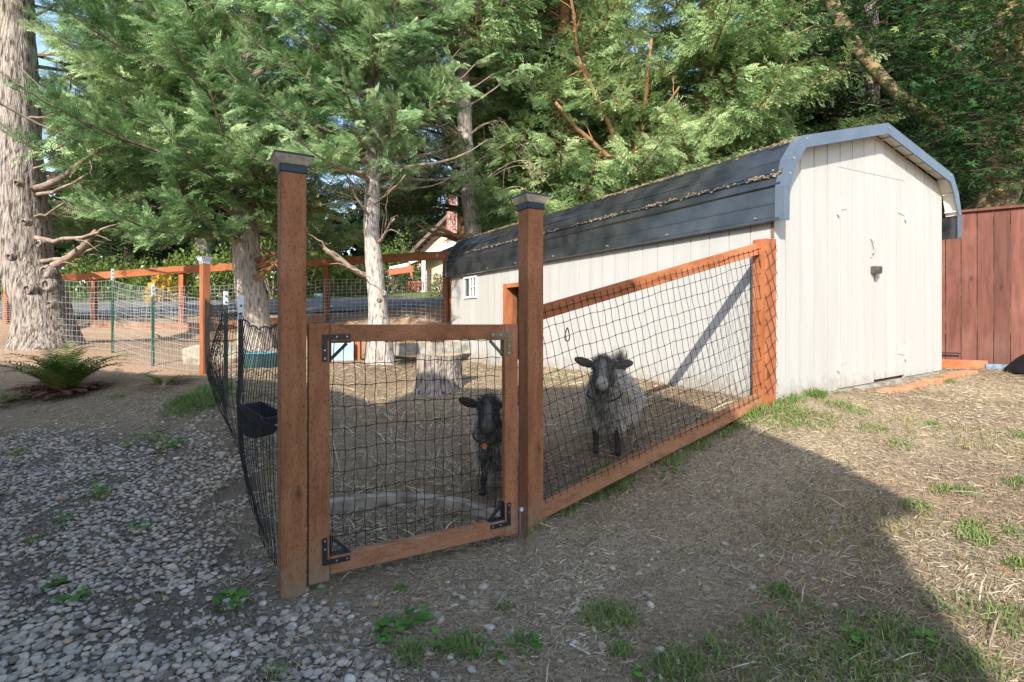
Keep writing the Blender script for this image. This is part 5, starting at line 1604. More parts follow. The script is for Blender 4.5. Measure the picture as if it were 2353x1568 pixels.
def deck():
    Y = 21.0
    def A(u, v): return at(u, v, Y)
    t = thing('lattice_deck', 'red railed deck with pale lattice skirt beyond the gate', 'deck', A(800, 690))
    red = mat('red_deck_paint', (.33, .10, .06), (.42, .15, .09), scale=5); lat = mat('pink_lattice', (.55, .33, .27), rough=.7)
    m = MB(); x0, x1 = A(752, 0)[0], A(862, 0)[0]
    m.hexa(ident, x0, x1, Y, Y + .06, A(0, 641)[2], A(0, 636)[2]); m.hexa(ident, x0 - .05, x0 + .08, Y - .02, Y + .1, A(0, 690)[2] - .2, A(0, 635)[2]); m.build('rail', red, t)
    for k in range(22):
        q = x0 + (x1 - x0) * (k + .5) / 22; m = MB(); m.hexa(ident, q - .02, q + .02, Y, Y + .03, A(0, 668)[2], A(0, 641)[2]); m.build('baluster', lat if k > 6 else red, t)
    m = MB(); z0, z1 = A(0, 691)[2], A(0, 669)[2]; h = z1 - z0
    for k in range(-5, 34):
        for s in (-1, 1):
            xa = x0 + k * .085; xb = xa + s * h
            pa, pb = [xa, z0], [xb, z1]
            if max(xa, xb) > x1 or min(xa, xb) < x0: continue
            m.beam((pa[0], Y + .01 * s, pa[1]), (pb[0], Y + .01 * s, pb[1]), .008, .022, up=(0, 1, 0))
    m.build('lattice', lat, t, kind='stuff')
    m = MB(); m.hexa(ident, x0, x1, Y + .05, Y + 3, z1 - .02, z1 + .04); m.build('deck_floor', red, t)
    u = thing('parasol', 'brown parasol open above the lattice deck', 'parasol', A(803, 660))
    c = A(808, 597); m = MB(); m.lathe((c[0], c[1] + 1.2, c[2] - .45), [(1.12, 0), (1.10, .05), (.55, .28), (.02, .42)], 8); m.build('canopy', mat('terracotta_canvas', (.40, .21, .15), rough=.8, transl=.3), u)
    m = MB(); m.tube([(c[0], c[1] + 1.2, c[2]), (c[0], c[1] + 1.2, z1)], .03, 6); m.build('pole', M['blackmetal'], u)
    b = thing('blue_bin', 'small pale turquoise box on the lawn at the left of the lattice deck', 'box', A(738, 690))
    m = MB(); p = A(727, 690); m.hexa(frame2(p[0], Y - .3, 1, .1), 0, .36, 0, .5, p[2] - .1, p[2] + .26, .02); m.build('box', mat('turquoise_plastic', (.25, .52, .58), (.4, .62, .66), scale=4), b)
deck()

# the two storey house behind the camera (it throws the big shadow)
def near_house():
    E1 = Vector((.949, -.315)); E2 = Vector((.315, .949)); B0 = -2.5
    def H(a, b, z): return (E1.x * a + E2.x * (B0 + b), E1.y * a + E2.y * (B0 + b), z)
    t = thing('near_house', 'two storey house standing behind the camera, outside the picture', 'house', H(-5, -3, 0))
    sid = mat('house_siding', (.50, .46, .38), (.55, .5, .42), scale=4)
    wall = [(.88, -.5), (.88, 4.2), (.58, 4.5), (-.46, 5.4), (-2.8, 5.5), (-2.95, 4.8), (-12, 4.7), (-12, -.5)]
    m = MB(); m.prism(lambda x, y, z: H(x, y, z), wall[::-1], -7, 0); m.build('wall', sid, t)
    top = SHADOW
    m = MB()
    for p, q in zip(top[:-1], top[1:]):
        m.prism(lambda x, y, z: H(x, y, z), [(p[0], p[1] - .2), (q[0], q[1] - .2), q, p], -7.3, .0)
    m.prism(lambda x, y, z: H(x, y, z), [(.84, 3.97), (1.08, 4.08), (1.08, 4.14), (.84, 4.42)], -.12, .0)
    m.build('roof', mat('house_shingle', (.08, .075, .07)), t)
    for a in (-2, -5, -8):
        m = MB(); m.hexa(lambda x, y, z: H(x, y, z), a, a + 1.2, .0, .05, 1.2, 2.6); f = m.build('window', M['trimwhite'], t)
        m = MB(); m.hexa(lambda x, y, z: H(x, y, z), a + .07, a + 1.13, .051, .056, 1.27, 2.53); m.build('pane', mat('dark_glass', (.03, .04, .05), rough=.08), f)
SHADOW = [(.90, 4.40), (.58, 4.74), (.32, 5.02), (.04, 5.25), (-.46, 5.63), (-1.02, 5.67), (-2.82, 5.71), (-2.9, 5.05), (-3.4, 5.22), (-5.6, 5.45), (-7.3, 5.48), (-12.3, 5.0)]
near_house()
print('fronds', NF)
# ---------------------------------------------------------------- ground cover
def keep_visible(x, y, marg=.06):
    return (y > 1.3) & (np.abs(x) < y * (.95 + marg) + .25)

def blades(name, x, y, L, W, lean, tint, mt, lift=.003, curl=.35, label=None):
    """thin two piece blades; lean 0 flat .. 1 upright"""
    n = len(x); z = ground(x, y)
    yaw = rng.random(n) * 6.283
    el = np.arctan(lean * (.5 + rng.random(n)))
    d = np.stack([np.cos(yaw) * np.cos(el), np.sin(yaw) * np.cos(el), np.sin(el)], 1)
    # follow the slope
    e = .03
    gx = (ground(x + e, y, False) - ground(x - e, y, False)) / (2 * e); gy = (ground(x, y + e, False) - ground(x, y - e, False)) / (2 * e)
    d[:, 2] += (gx * d[:, 0] + gy * d[:, 1])
    s = np.stack([-np.sin(yaw), np.cos(yaw), np.zeros(n)], 1)
    c = s * (rng.standard_normal(n) * curl)[:, None]
    P = np.stack([x, y, z + lift + .010 * rng.random(n)], 1)
    L = L[:, None]; W = (W * np.ones(n))[:, None]; lean = np.asarray(lean * np.ones(n))[:, None]
    mid = P + d * L * .5 + c * L * .12 + np.array([0, 0, 1]) * L * .04
    tip = P + d * L + c * L * .4 - np.array([0, 0, 1]) * L * lean * .12
    tilt = np.stack([np.zeros(n), np.zeros(n), rng.standard_normal(n) * .5], 1)
    sw = s + tilt
    V = np.stack([P - sw * W / 2, P + sw * W / 2, mid + sw * W / 2, mid - sw * W / 2, tip], 1).reshape(-1, 3)
    b = np.arange(n)[:, None] * 5
    T = np.concatenate([b + [0, 1, 2], b + [0, 2, 3], b + [3, 2, 4]], 1).reshape(-1, 3)
    return meshobj(name, V, T, mt, kind='stuff', attr=dict(tint=np.repeat(np.clip(tint, 0, 1), 5)), label=label)

def scatter(n, dens, x0=-9, x1=9, ymax=9.5, power=1.8):
    """more samples near the camera"""
    y = 1.35 + (ymax - 1.35) * rng.random(n) ** power; x = (rng.random(n) * 2 - 1) * (y * .98 + .2)
    k = (rng.random(n) < dens(x, y)) & (x > x0) & (x < x1)
    return x[k], y[k]
def in_shed(x, y):
    t = (x - SX) * WX + (y - SY) * WY; l = (x - SX) * LX + (y - SY) * LY
    return (t > -.02) & (t < 3.05) & (l > -.02) & (l < 6.05)
def off_ring(x, y):
    r = np.hypot(x + .74, y - 3.04); return ~((r > .78) & (r < .9) & (y > 3.05))

def d_straw(x, y):
    p = inpen(x, y); lawn = seg_side(x, y, (.1, 3.29), (2.0, 4.24)) < .1
    lf = x < -1.0
    n1 = vnoise(x, y, 2.2); n2 = vnoise(x, y, .9)
    d = np.where(p, .55 + .5 * (n1 > .35), .30 + .9 * n2 * (n1 * .8 + .3))
    d = np.where(~p & (x > 1.0), .55 + .5 * n1, d)
    d = np.where(lf & ~p, .25 + .75 * n1 * (y < 6.3), d) * (1 - .72 * gravel(x, y))
    dfence = np.abs(seg_side(x, y, (-1.12, 2.6), (-2.54, 4.75)))
    d = np.where(lf & ~p & (dfence < .5) & (y > 3.0) & (y < 6), .9, d)
    d = np.where((y > 6.6) & (x < -2.4), .02, d)
    return d * ~in_shed(x, y) * off_ring(x, y)
x, y = scatter(230000, d_straw)
n = len(x)
blades('straw', x, y, .020 + .05 * rng.random(n) ** 2, .0015 + .0010 * rng.random(n) + .0004 * y, .16 * rng.random(n) + .02, .05 + .85 * rng.random(n) ** 1.3 * (.35 + .9 * vnoise(x, y, 2.4)), M['straw'],
       label='dry straw and dead grass matted over the ground')
x, y = scatter(9000, lambda x, y: np.where(inpen(x, y), .9, .02) * (gravel(x, y) < .4) * ~in_shed(x, y) * ~((y > 6.6) & (x < -2.4)) * off_ring(x, y), ymax=8)
n = len(x)
blades('straw_stalks', x, y, .07 + .13 * rng.random(n), .0035 + .002 * rng.random(n), .06 + .22 * rng.random(n), .55 + .45 * rng.random(n), M['straw'], lift=.01, label='longer pale straw stalks lying in the pen')

# olive half dead turf on the lawn
def d_turf(x, y):
    lawn = (seg_side(x, y, (.1, 3.29), (2.0, 4.24)) < -.02) & (x > -.4)
    n = vnoise(x, y, 1.6) * .6 + vnoise(x, y, 4.5) * .5
    near = smooth(.1, 1.3, x - .25 * (y - 1.9)) 
    return lawn * smooth(.50, .74, n) * (.35 + .65 * near) * ~in_shed(x, y) * (1.0 - .6 * smooth(3, 5, y))
x, y = scatter(90000, d_turf)
n = len(x)
M['turf'] = mat('faded_turf', (.19, .17, .07), (.33, .30, .13), tint=True, lo=0, hi=1, rough=.8, transl=.3)
blades('turf', x, y, .022 + .035 * rng.random(n), .0024 + .0005 * y, .8 + .9 * rng.random(n), rng.random(n), M['turf'], label='short faded turf growing in the dry lawn')

# green tufts where the photograph shows them: (u, v, radius m, blades, length)
TUFT = [(1400, 1112, .19, 700, .075), (1345, 1130, .15, 480, .07), (1290, 1165, .12, 240, .06), (1895, 893, .14, 650, .10), (1850, 905, .17, 750, .10), (1800, 915, .16, 480, .08), (1965, 945, .10, 120, .05), (1925, 930, .14, 160, .05),
        (1400, 1425, .13, 500, .05), (1560, 1540, .12, 420, .05), (940, 1520, .07, 150, .07), (1060, 1500, .10, 260, .06), (1425, 1505, .05, 90, .05), (1200, 1480, .05, 70, .05),
        (1790, 1365, .07, 180, .045), (2105, 1168, .07, 110, .05), (2230, 1210, .07, 120, .05), (2250, 1240, .08, 120, .05), (2340, 1115, .07, 90, .05), (2345, 1300, .06, 110, .05), (2210, 1130, .08, 90, .04),
        (2160, 1130, .06, 70, .04), (2330, 1225, .06, 60, .04), (2010, 990, .10, 120, .04), (2150, 975, .08, 80, .04), (2330, 1000, .08, 80, .04), (2065, 1030, .10, 110, .04), (2170, 875, .10, 200, .05),
        (1450, 1070, .06, 40, .05), (1540, 1055, .15, 320, .06), (1600, 1020, .12, 240, .06), (1650, 985, .14, 380, .065), (1745, 935, .20, 600, .07), (1700, 960, .15, 480, .07), (1800, 960, .2, 420, .05), (1860, 960, .2, 350, .045), (460, 925, .26, 1100, .12), (440, 945, .24, 600, .09), (488, 900, .2, 700, .12),
        (230, 1140, .07, 130, .05), (40, 1045, .08, 110, .05), (80, 1245, .05, 60, .04), (920, 1355, .04, 80, .03), (1160, 1395, .05, 80, .03), (270, 910, .10, 90, .05), (1275, 880, .15, 90, .03), (1400, 950, .08, 50, .03),
        (1290, 865, .2, 120, .03), (1010, 968, .07, 110, .035), (2340, 1440, .1, 200, .05), (1750, 1445, .12, 200, .045), (1850, 1400, .1, 120, .04), (2080, 1490, .17, 330, .05), (1900, 1520, .17, 300, .045), (1960, 1500, .16, 160, .04), (2040, 1440, .14, 120, .04), (1225, 1215, .07, 90, .07), (1700, 1480, .15, 160, .04), (2150, 1520, .15, 160, .04), (2200, 1400, .12, 110, .05), (1640, 1500, .1, 200, .045), (1980, 1440, .12, 180, .04),
        (1800, 1560, .16, 260, .045), (2250, 1550, .12, 170, .05), (640, 1560, .06, 60, .05), (2000, 1545, .12, 240, .05)]
X = []; Y = []; LL = []; TT = []
for (u, v, r_, n, l) in TUFT:
    cx, cy = pix(u, v); a = rng.random(n) * 6.283; q = r_ * np.sqrt(rng.random(n)) * (.7 + .5 * rng.random(n))
    X.append(cx + q * np.cos(a)); Y.append(cy + q * np.sin(a)); LL.append(l * (.5 + .8 * rng.random(n)) * (1.2 - .5 * q / r_)); TT.append(np.clip(.35 + .25 * rng.standard_normal(n) + .2 * rng.random(), 0, 1))
X, Y, LL, TT = map(np.concatenate, (X, Y, LL, TT))
k = ~in_shed(X, Y); X, Y, LL, TT = X[k], Y[k], LL[k], TT[k]
blades('grass', X, Y, LL, .0028 + .0004 * Y, .9 + 1.2 * rng.random(len(X)), TT, M['grass'], label='green grass tufts scattered over the lawn and along the boards')

# broadleaf weeds
WEED = [(330, 1012, .14, 40), (370, 1022, .16, 45), (395, 1028, .08, 20), (530, 1385, .08, 26), (545, 1375, .05, 12), (920, 1450, .10, 34), (960, 1430, .08, 20), (880, 1475, .08, 20), (1030, 1490, .08, 14), (1120, 1515, .08, 14), (290, 1235, .08, 16), (170, 1390, .05, 14), (130, 1350, .06, 14), (1550, 1085, .08, 8),
        (1520, 1095, .08, 8), (1960, 1470, .06, 14), (2110, 1480, .06, 12), (1480, 1555, .05, 10), (215, 1130, .06, 14), (150, 1200, .05, 10), (1210, 1500, .05, 12)]
V = []; Fq = []; tn = []
for (u, v, r_, n) in WEED:
    cx, cy = pix(u, v)
    for k in range(n):
        a = rng.random() * 6.283; q = r_ * math.sqrt(rng.random()); px, py = cx + q * math.cos(a), cy + q * math.sin(a); z = g1(px, py) + .012 + .02 * rng.random()
        b = rng.random() * 6.283; l = .018 + .022 * rng.random(); d = Vector((math.cos(b), math.sin(b), .15 + .3 * rng.random())); s = Vector((-math.sin(b), math.cos(b), .1 * rng.standard_normal()))
        p = Vector((px, py, z)); i = len(V)
        V += [p, p + d * l * .4 + s * l * .42, p + d * l * .85 + s * l * .3, p + d * l, p + d * l * .85 - s * l * .3, p + d * l * .4 - s * l * .42]
        Fq.append(tuple(range(i, i + 6))); tn += [rng.random()] * 6
o = meshobj('weeds', np.array([tuple(p) for p in V]), Fq, M['weed'], kind='stuff', attr=dict(tint=tn), label='small broad leaved weeds among the pebbles and dirt')

# ---- river pebbles
def pebble_mesh(seed, sub=1):
    import bmesh
    r = np.random.default_rng(seed); bm = bmesh.new(); bmesh.ops.create_icosphere(bm, subdivisions=sub, radius=1.0)
    V = np.array([v.co[:] for v in bm.verts]); Fc = np.array([[v.index for v in f.verts] for f in bm.faces]); bm.free()
    a, b, c = 1.0, .62 + .2 * r.random(), .36 + .16 * r.random(); ph = r.random(3) * 6
    V = V * (1 + .10 * np.sin(2.2 * V[:, [1, 2, 0]] + ph) + .05 * r.standard_normal((len(V), 1))) * np.array([a, b, c])
    return V, Fc
PEB = [pebble_mesh(s, 2) for s in range(6)]; PEBL = [pebble_mesh(s + 9, 1) for s in range(5)]
m = bpy.data.materials.new('river_pebble'); m.use_nodes = True
nt = m.node_tree; b_ = nt.nodes['Principled BSDF']; b_.inputs['Roughness'].default_value = .62; b_.inputs['Specular IOR Level'].default_value = .3
at_ = nt.nodes.new('ShaderNodeAttribute'); at_.attribute_name = 'tint'; rp = nt.nodes.new('ShaderNodeValToRGB')
cols = [(0, (.15, .125, .10)), (.2, (.33, .285, .235)), (.4, (.46, .39, .315)), (.55, (.39, .355, .31)), (.7, (.52, .43, .33)), (.85, (.60, .52, .42)), (.94, (.44, .29, .20)), (1, (.68, .63, .56))]
rp.color_ramp.elements[0].position = 0; rp.color_ramp.elements[0].color = (*cols[0][1], 1); rp.color_ramp.elements[1].position = 1; rp.color_ramp.elements[1].color = (*cols[-1][1], 1)
for p, c in cols[1:-1]:
    e = rp.color_ramp.elements.new(p); e.color = (*c, 1)
oi = nt.nodes.new('ShaderNodeObjectInfo'); ad = nt.nodes.new('ShaderNodeMath'); ad.operation = 'ADD'; fr = nt.nodes.new('ShaderNodeMath'); fr.operation = 'FRACT'
nt.links.new(at_.outputs['Fac'], ad.inputs[0]); nt.links.new(oi.outputs['Random'], ad.inputs[1]); nt.links.new(ad.outputs[0], fr.inputs[0]); nt.links.new(fr.outputs[0], rp.inputs[0])
tcn = nt.nodes.new('ShaderNodeTexCoord'); nn_ = nt.nodes.new('ShaderNodeTexNoise'); nn_.inputs['Scale'].default_value = 90; nt.links.new(tcn.outputs['Object'], nn_.inputs['Vector'])
mxn = nt.nodes.new('ShaderNodeMixRGB'); mxn.blend_type = 'MULTIPLY'; mxn.inputs[0].default_value = .55; rr_ = nt.nodes.new('ShaderNodeValToRGB'); rr_.color_ramp.elements[0].position = .3; rr_.color_ramp.elements[0].color = (.55, .52, .48, 1); rr_.color_ramp.elements[1].position = .65
nt.links.new(nn_.outputs[0], rr_.inputs[0]); nt.links.new(rp.outputs[0], mxn.inputs[1]); nt.links.new(rr_.outputs[0], mxn.inputs[2]); nt.links.new(mxn.outputs[0], b_.inputs['Base Color'])
M['pebble'] = m

def pebbles():
    sp = .0295
    gx, gy = np.meshgrid(np.arange(-7.2, 2.4, sp), np.arange(1.5, 5.6, sp)); x = gx.ravel() + rng.normal(0, sp * .33, gx.size); y = gy.ravel() + rng.normal(0, sp * .33, gx.size)
    k = keep_visible(x, y); x, y = x[k], y[k]
    g = gravel(x, y); patch = vnoise(x, y, 2.6) * .6 + vnoise(x, y, 7) * .4
    patch = patch + .16 * smooth(-2.2, -.9, x) * smooth(3.6, 2.6, y) * (y < 3.6); pr = g * (1 - .8 * smooth(.58, .70, patch)); pr = np.where(y > 3.9, pr * .8, pr)
    # a thin scatter of strays on the dirt in front of the gate
    stray = .10 * smooth(1.4, -.3, x) * (y < 2.9) * (y < 2.6 + .3 * x + .3) + .012 * (y < 3) * (x < 1.4)
    k = rng.random(len(x)) < np.maximum(pr, stray); x, y, g = x[k], y[k], g[k]
    n = len(x); z = ground(x, y)
    s = .014 + .012 * rng.random(n) ** 1.6; s = np.where(rng.random(n) < .06, s * 1.35, s)
    yaw = rng.random(n) * 6.283; tx = rng.normal(0, .22, n); ty = rng.normal(0, .22, n)
    base = z + s * (-.05 + .30 * rng.random(n)) + .007 * rng.random(n) * g
    # small chips and fines between the big ones
    nx_ = rng.random(26000) * 9.6 - 7.2; ny_ = 1.5 + 4.1 * rng.random(26000); kk = keep_visible(nx_, ny_) & (rng.random(26000) < .95 * gravel(nx_, ny_) + .05 * (ny_ < 3)); nx_, ny_ = nx_[kk], ny_[kk]
    x = np.r_[x, nx_]; y = np.r_[y, ny_]; ns_ = .005 + .006 * rng.random(len(nx_)); s = np.r_[s, ns_]; base = np.r_[base, ground(nx_, ny_) + ns_ * .3]
    small0 = n; n = len(x); yaw = rng.random(n) * 6.283; tx = rng.normal(0, .22, n); ty = rng.normal(0, .22, n)
    dist = np.hypot(x, y); dist[small0:] += 50; order = np.argsort(dist)
    Rm = np.zeros((n, 3, 3))
    cy_, sy_ = np.cos(yaw), np.sin(yaw); ca, sa = np.cos(tx), np.sin(tx)
    Rz = np.zeros((n, 3, 3)); Rz[:, 0, 0] = cy_; Rz[:, 0, 1] = -sy_; Rz[:, 1, 0] = sy_; Rz[:, 1, 1] = cy_; Rz[:, 2, 2] = 1
    Rx = np.zeros((n, 3, 3)); Rx[:, 0, 0] = 1; Rx[:, 1, 1] = ca; Rx[:, 1, 2] = -sa; Rx[:, 2, 1] = sa; Rx[:, 2, 2] = ca
    Rm = Rz @ Rx
    tint = rng.random(n)
    bed = bpy.data.objects.new('gravel_bed', None); link(bed); tag(bed, kind='structure')
    # the nearest ones singly
    shared = []
    for V, Fc in PEB:
        me = bpy.data.meshes.new('pebble'); me.from_pydata(V.tolist(), [], Fc.tolist()); me.polygons.foreach_set('use_smooth', np.ones(len(Fc), bool)); me.materials.append(M['pebble'])
        shared.append(me)
    vis = [i for i in order if y[i] > 1.96 and abs(x[i]) < y[i] * .94][:300]
    near = set(vis)
    for i in vis:
        o = bpy.data.objects.new('pebble', shared[i % 6]); link(o, bed); o.location = (x[i], y[i], base[i]); o.rotation_euler = (tx[i], ty[i], yaw[i]); o.scale = (s[i],) * 3
    rest = np.array([i for i in range(n) if i not in near])
    VV = []; FF = []; TT = []; off = 0
    for half, T in ((rest[dist[rest] < 3.1], PEB), (rest[dist[rest] >= 3.1], PEBL)):
        w = rng.integers(0, len(T), len(half))
        for k, (V, Fc) in enumerate(T):
            ii = half[w == k]
            if not len(ii): continue
            P = np.einsum('nij,mj->nmi', Rm[ii], V) * s[ii, None, None] + np.stack([x[ii], y[ii], base[ii]], 1)[:, None]
            VV.append(P.reshape(-1, 3)); FF.append((Fc[None] + (np.arange(len(ii)) * len(V))[:, None, None]).reshape(-1, 3) + off); TT.append(np.repeat(tint[ii], len(V))); off += len(ii) * len(V)
    meshobj('pebbles', np.concatenate(VV), np.concatenate(FF), M['pebble'], bed, smooth=True, kind='stuff', attr=dict(tint=np.concatenate(TT)))
    print('pebbles', n)
pebbles()

# moss and crumbs between pebbles
x, y = scatter(26000, lambda x, y: gravel(x, y) * smooth(.5, .7, vnoise(x, y, 2.6) * .6 + vnoise(x, y, 7) * .4) * .9 + .04 * (x < 1), ymax=5.2)
n = len(x)
blades('moss', x, y, .010 + .014 * rng.random(n), .004 + .004 * rng.random(n), .5 + rng.random(n), rng.random(n), mat('olive_moss', (.06, .065, .015), (.17, .15, .05), tint=True, lo=0, hi=1, rough=1), lift=.001, label='olive moss and crumbs in gaps of the pebble bed')

# ---- ferns
def fern(label, x, y, n, L, spread, seed, ndead=0, el0=1.15):
    r = np.random.default_rng(seed); z0 = g1(x, y)
    t = thing('sword_fern', label, 'fern', (x, y, z0))
    def frond(a, L, el, dead):
        V = []; Fc = []; tn = []
        d = np.array([math.cos(a), math.sin(a)]); s = np.array([-d[1], d[0], 0]); pts = []; p = np.array([x + .05 * d[0], y + .05 * d[1], z0 + .02]); N_ = 24; e = el
        for k in range(N_ + 1):
            pts.append(p.copy()); e -= (el * 1.0 + .25) / N_ * (.5 + k / N_); p = p + np.array([d[0] * math.cos(e), d[1] * math.cos(e), math.sin(e)]) * L / N_
        tb = r.random() * .7
        for k in range(3, N_):
            f = k / N_; w = L * .17 * math.sin(math.pi * min(1, f * .9 + .12)) ** .6 * (1 - f * .35); q = pts[k]; tg = pts[k + 1] - pts[k]; tg /= np.linalg.norm(tg)
            up = np.cross(s, tg)
            for sd in (-1, 1):
                dv = s * sd + tg * .35 + up * (.12 * r.normal() - .1) ; b = q; i = len(V); wd = tg * L / N_ * .36
                V += [b - wd, b + wd, b + dv * w * .7 + wd * .8, b + dv * w]
                Fc += [(i, i + 1, i + 2), (i, i + 2, i + 3)]; tn += [tb + .3 * r.random() * 1] * 4
        o = meshobj('frond', np.array(V), np.array(Fc), M['ferndead'] if dead else M['fern'], t, kind=None, attr=dict(tint=tn))
        st = MB(); st.tube(pts, list(np.linspace(.004, .001, len(pts))), 4, False); st.build('midrib', M['ferndead'] if dead else M['redlimb'], o)
    for k in range(n):
        frond(k * 2.4 + r.normal() * .2, L * (.7 + .4 * r.random()), el0 * (.55 + .5 * r.random()) * (1 - .0 * spread), False)
    for k in range(ndead):
        frond(k * 2.4 + r.normal() * .3, L * (.4 + .35 * r.random()), .15 + .35 * r.random(), True)
x, y = pix(128, 912)
fern('large green sword fern over a mat of dead brown fronds at the left', x, y + .1, 54, .78, 0, 1, 70, 1.62)
x, y = pix(372, 885); fern('small low fern below the second green stake', x, y, 11, .42, 0, 2, 4, .7)
x, y = pix(-10, 930); fern('green fern cut by the left edge of the picture', x, y, 16, .42, 0, 3, 6, .8)

# ---- fallen sticks and leaves
def stick(label, pts2, r0, mt=None):
    P = []
    for (u, v, h) in pts2:
        x, y = pix(u, v); P.append((x, y, g1(x, y) + h + r0))
    t = thing('stick', label, 'stick', P[0]); mb = MB(); mb.tube(P, list(np.linspace(r0, r0 * .5, len(P))), 6); mb.build('wood', mt or M['limb'], t)
stick('grey brown stick lying among the front weeds', [(835, 1490, .0), (862, 1486, .004), (900, 1488, .0)], .009)
stick('thin curved dark twig standing in the grass at lower right', [(2270, 1522, 0), (2275, 1490, .01), (2290, 1455, .04), (2300, 1440, .05)], .0045, M['limb'])
stick('pale split stick on the pebbles', [(352, 1232, 0), (372, 1216, .0), (402, 1204, .0)], .007, mat('split_wood', (.45, .36, .2)))
stick('thin twig in the shadow at the lower right corner', [(1770, 1545, 0), (1790, 1575, .005)], .003)
stick('pale twig pair lying in front of the dark grass clump', [(1395, 1585, 0), (1440, 1600, 0)], .004, mat('pale_straw_stem', (.6, .55, .42)))
stick('white stem lying right of the front weeds', [(1310, 1487, 0.004), (1356, 1507, .004)], .0045, mat('bleached_stem', (.62, .60, .54)))
def leaf(label, u, v, col, s=.03):
    x, y = pix(u, v); z = g1(x, y) + .025; t = thing('fallen_leaf', label, 'leaf', (x, y, z)); mb = MB()
    for k in range(5):
        a = R(-100 + 50 * k) + u; L = s * (1 if k == 2 else .8)
        mb.add([(x, y, z), (x + .5 * L * math.cos(a - .3), y + .5 * L * math.sin(a - .3), z + .006), (x + L * math.cos(a), y + L * math.sin(a), z + .002), (x + .5 * L * math.cos(a + .3), y + .5 * L * math.sin(a + .3), z + .006)], [(0, 1, 2, 3)])
    mb.build('blade', mat('leaf_' + str(u), col, rough=.7), t)
leaf('yellow leaf on the shaded grass', 1895, 1345, (.50, .40, .10)); leaf('red leaf near the right edge', 2310, 1320, (.55, .10, .04), .022); leaf('small pink red leaf beside the sunny weeds', 2195, 1187, (.55, .14, .10), .02)
leaf('pale yellow leaf on the straw in front of the gate', 862, 1400, (.55, .36, .08), .025); leaf('yellow leaf on the sunny lawn', 2222, 1035, (.6, .42, .1), .025); leaf('yellow leaf beside the board end', 1740, 930, (.6, .5, .1), .02)
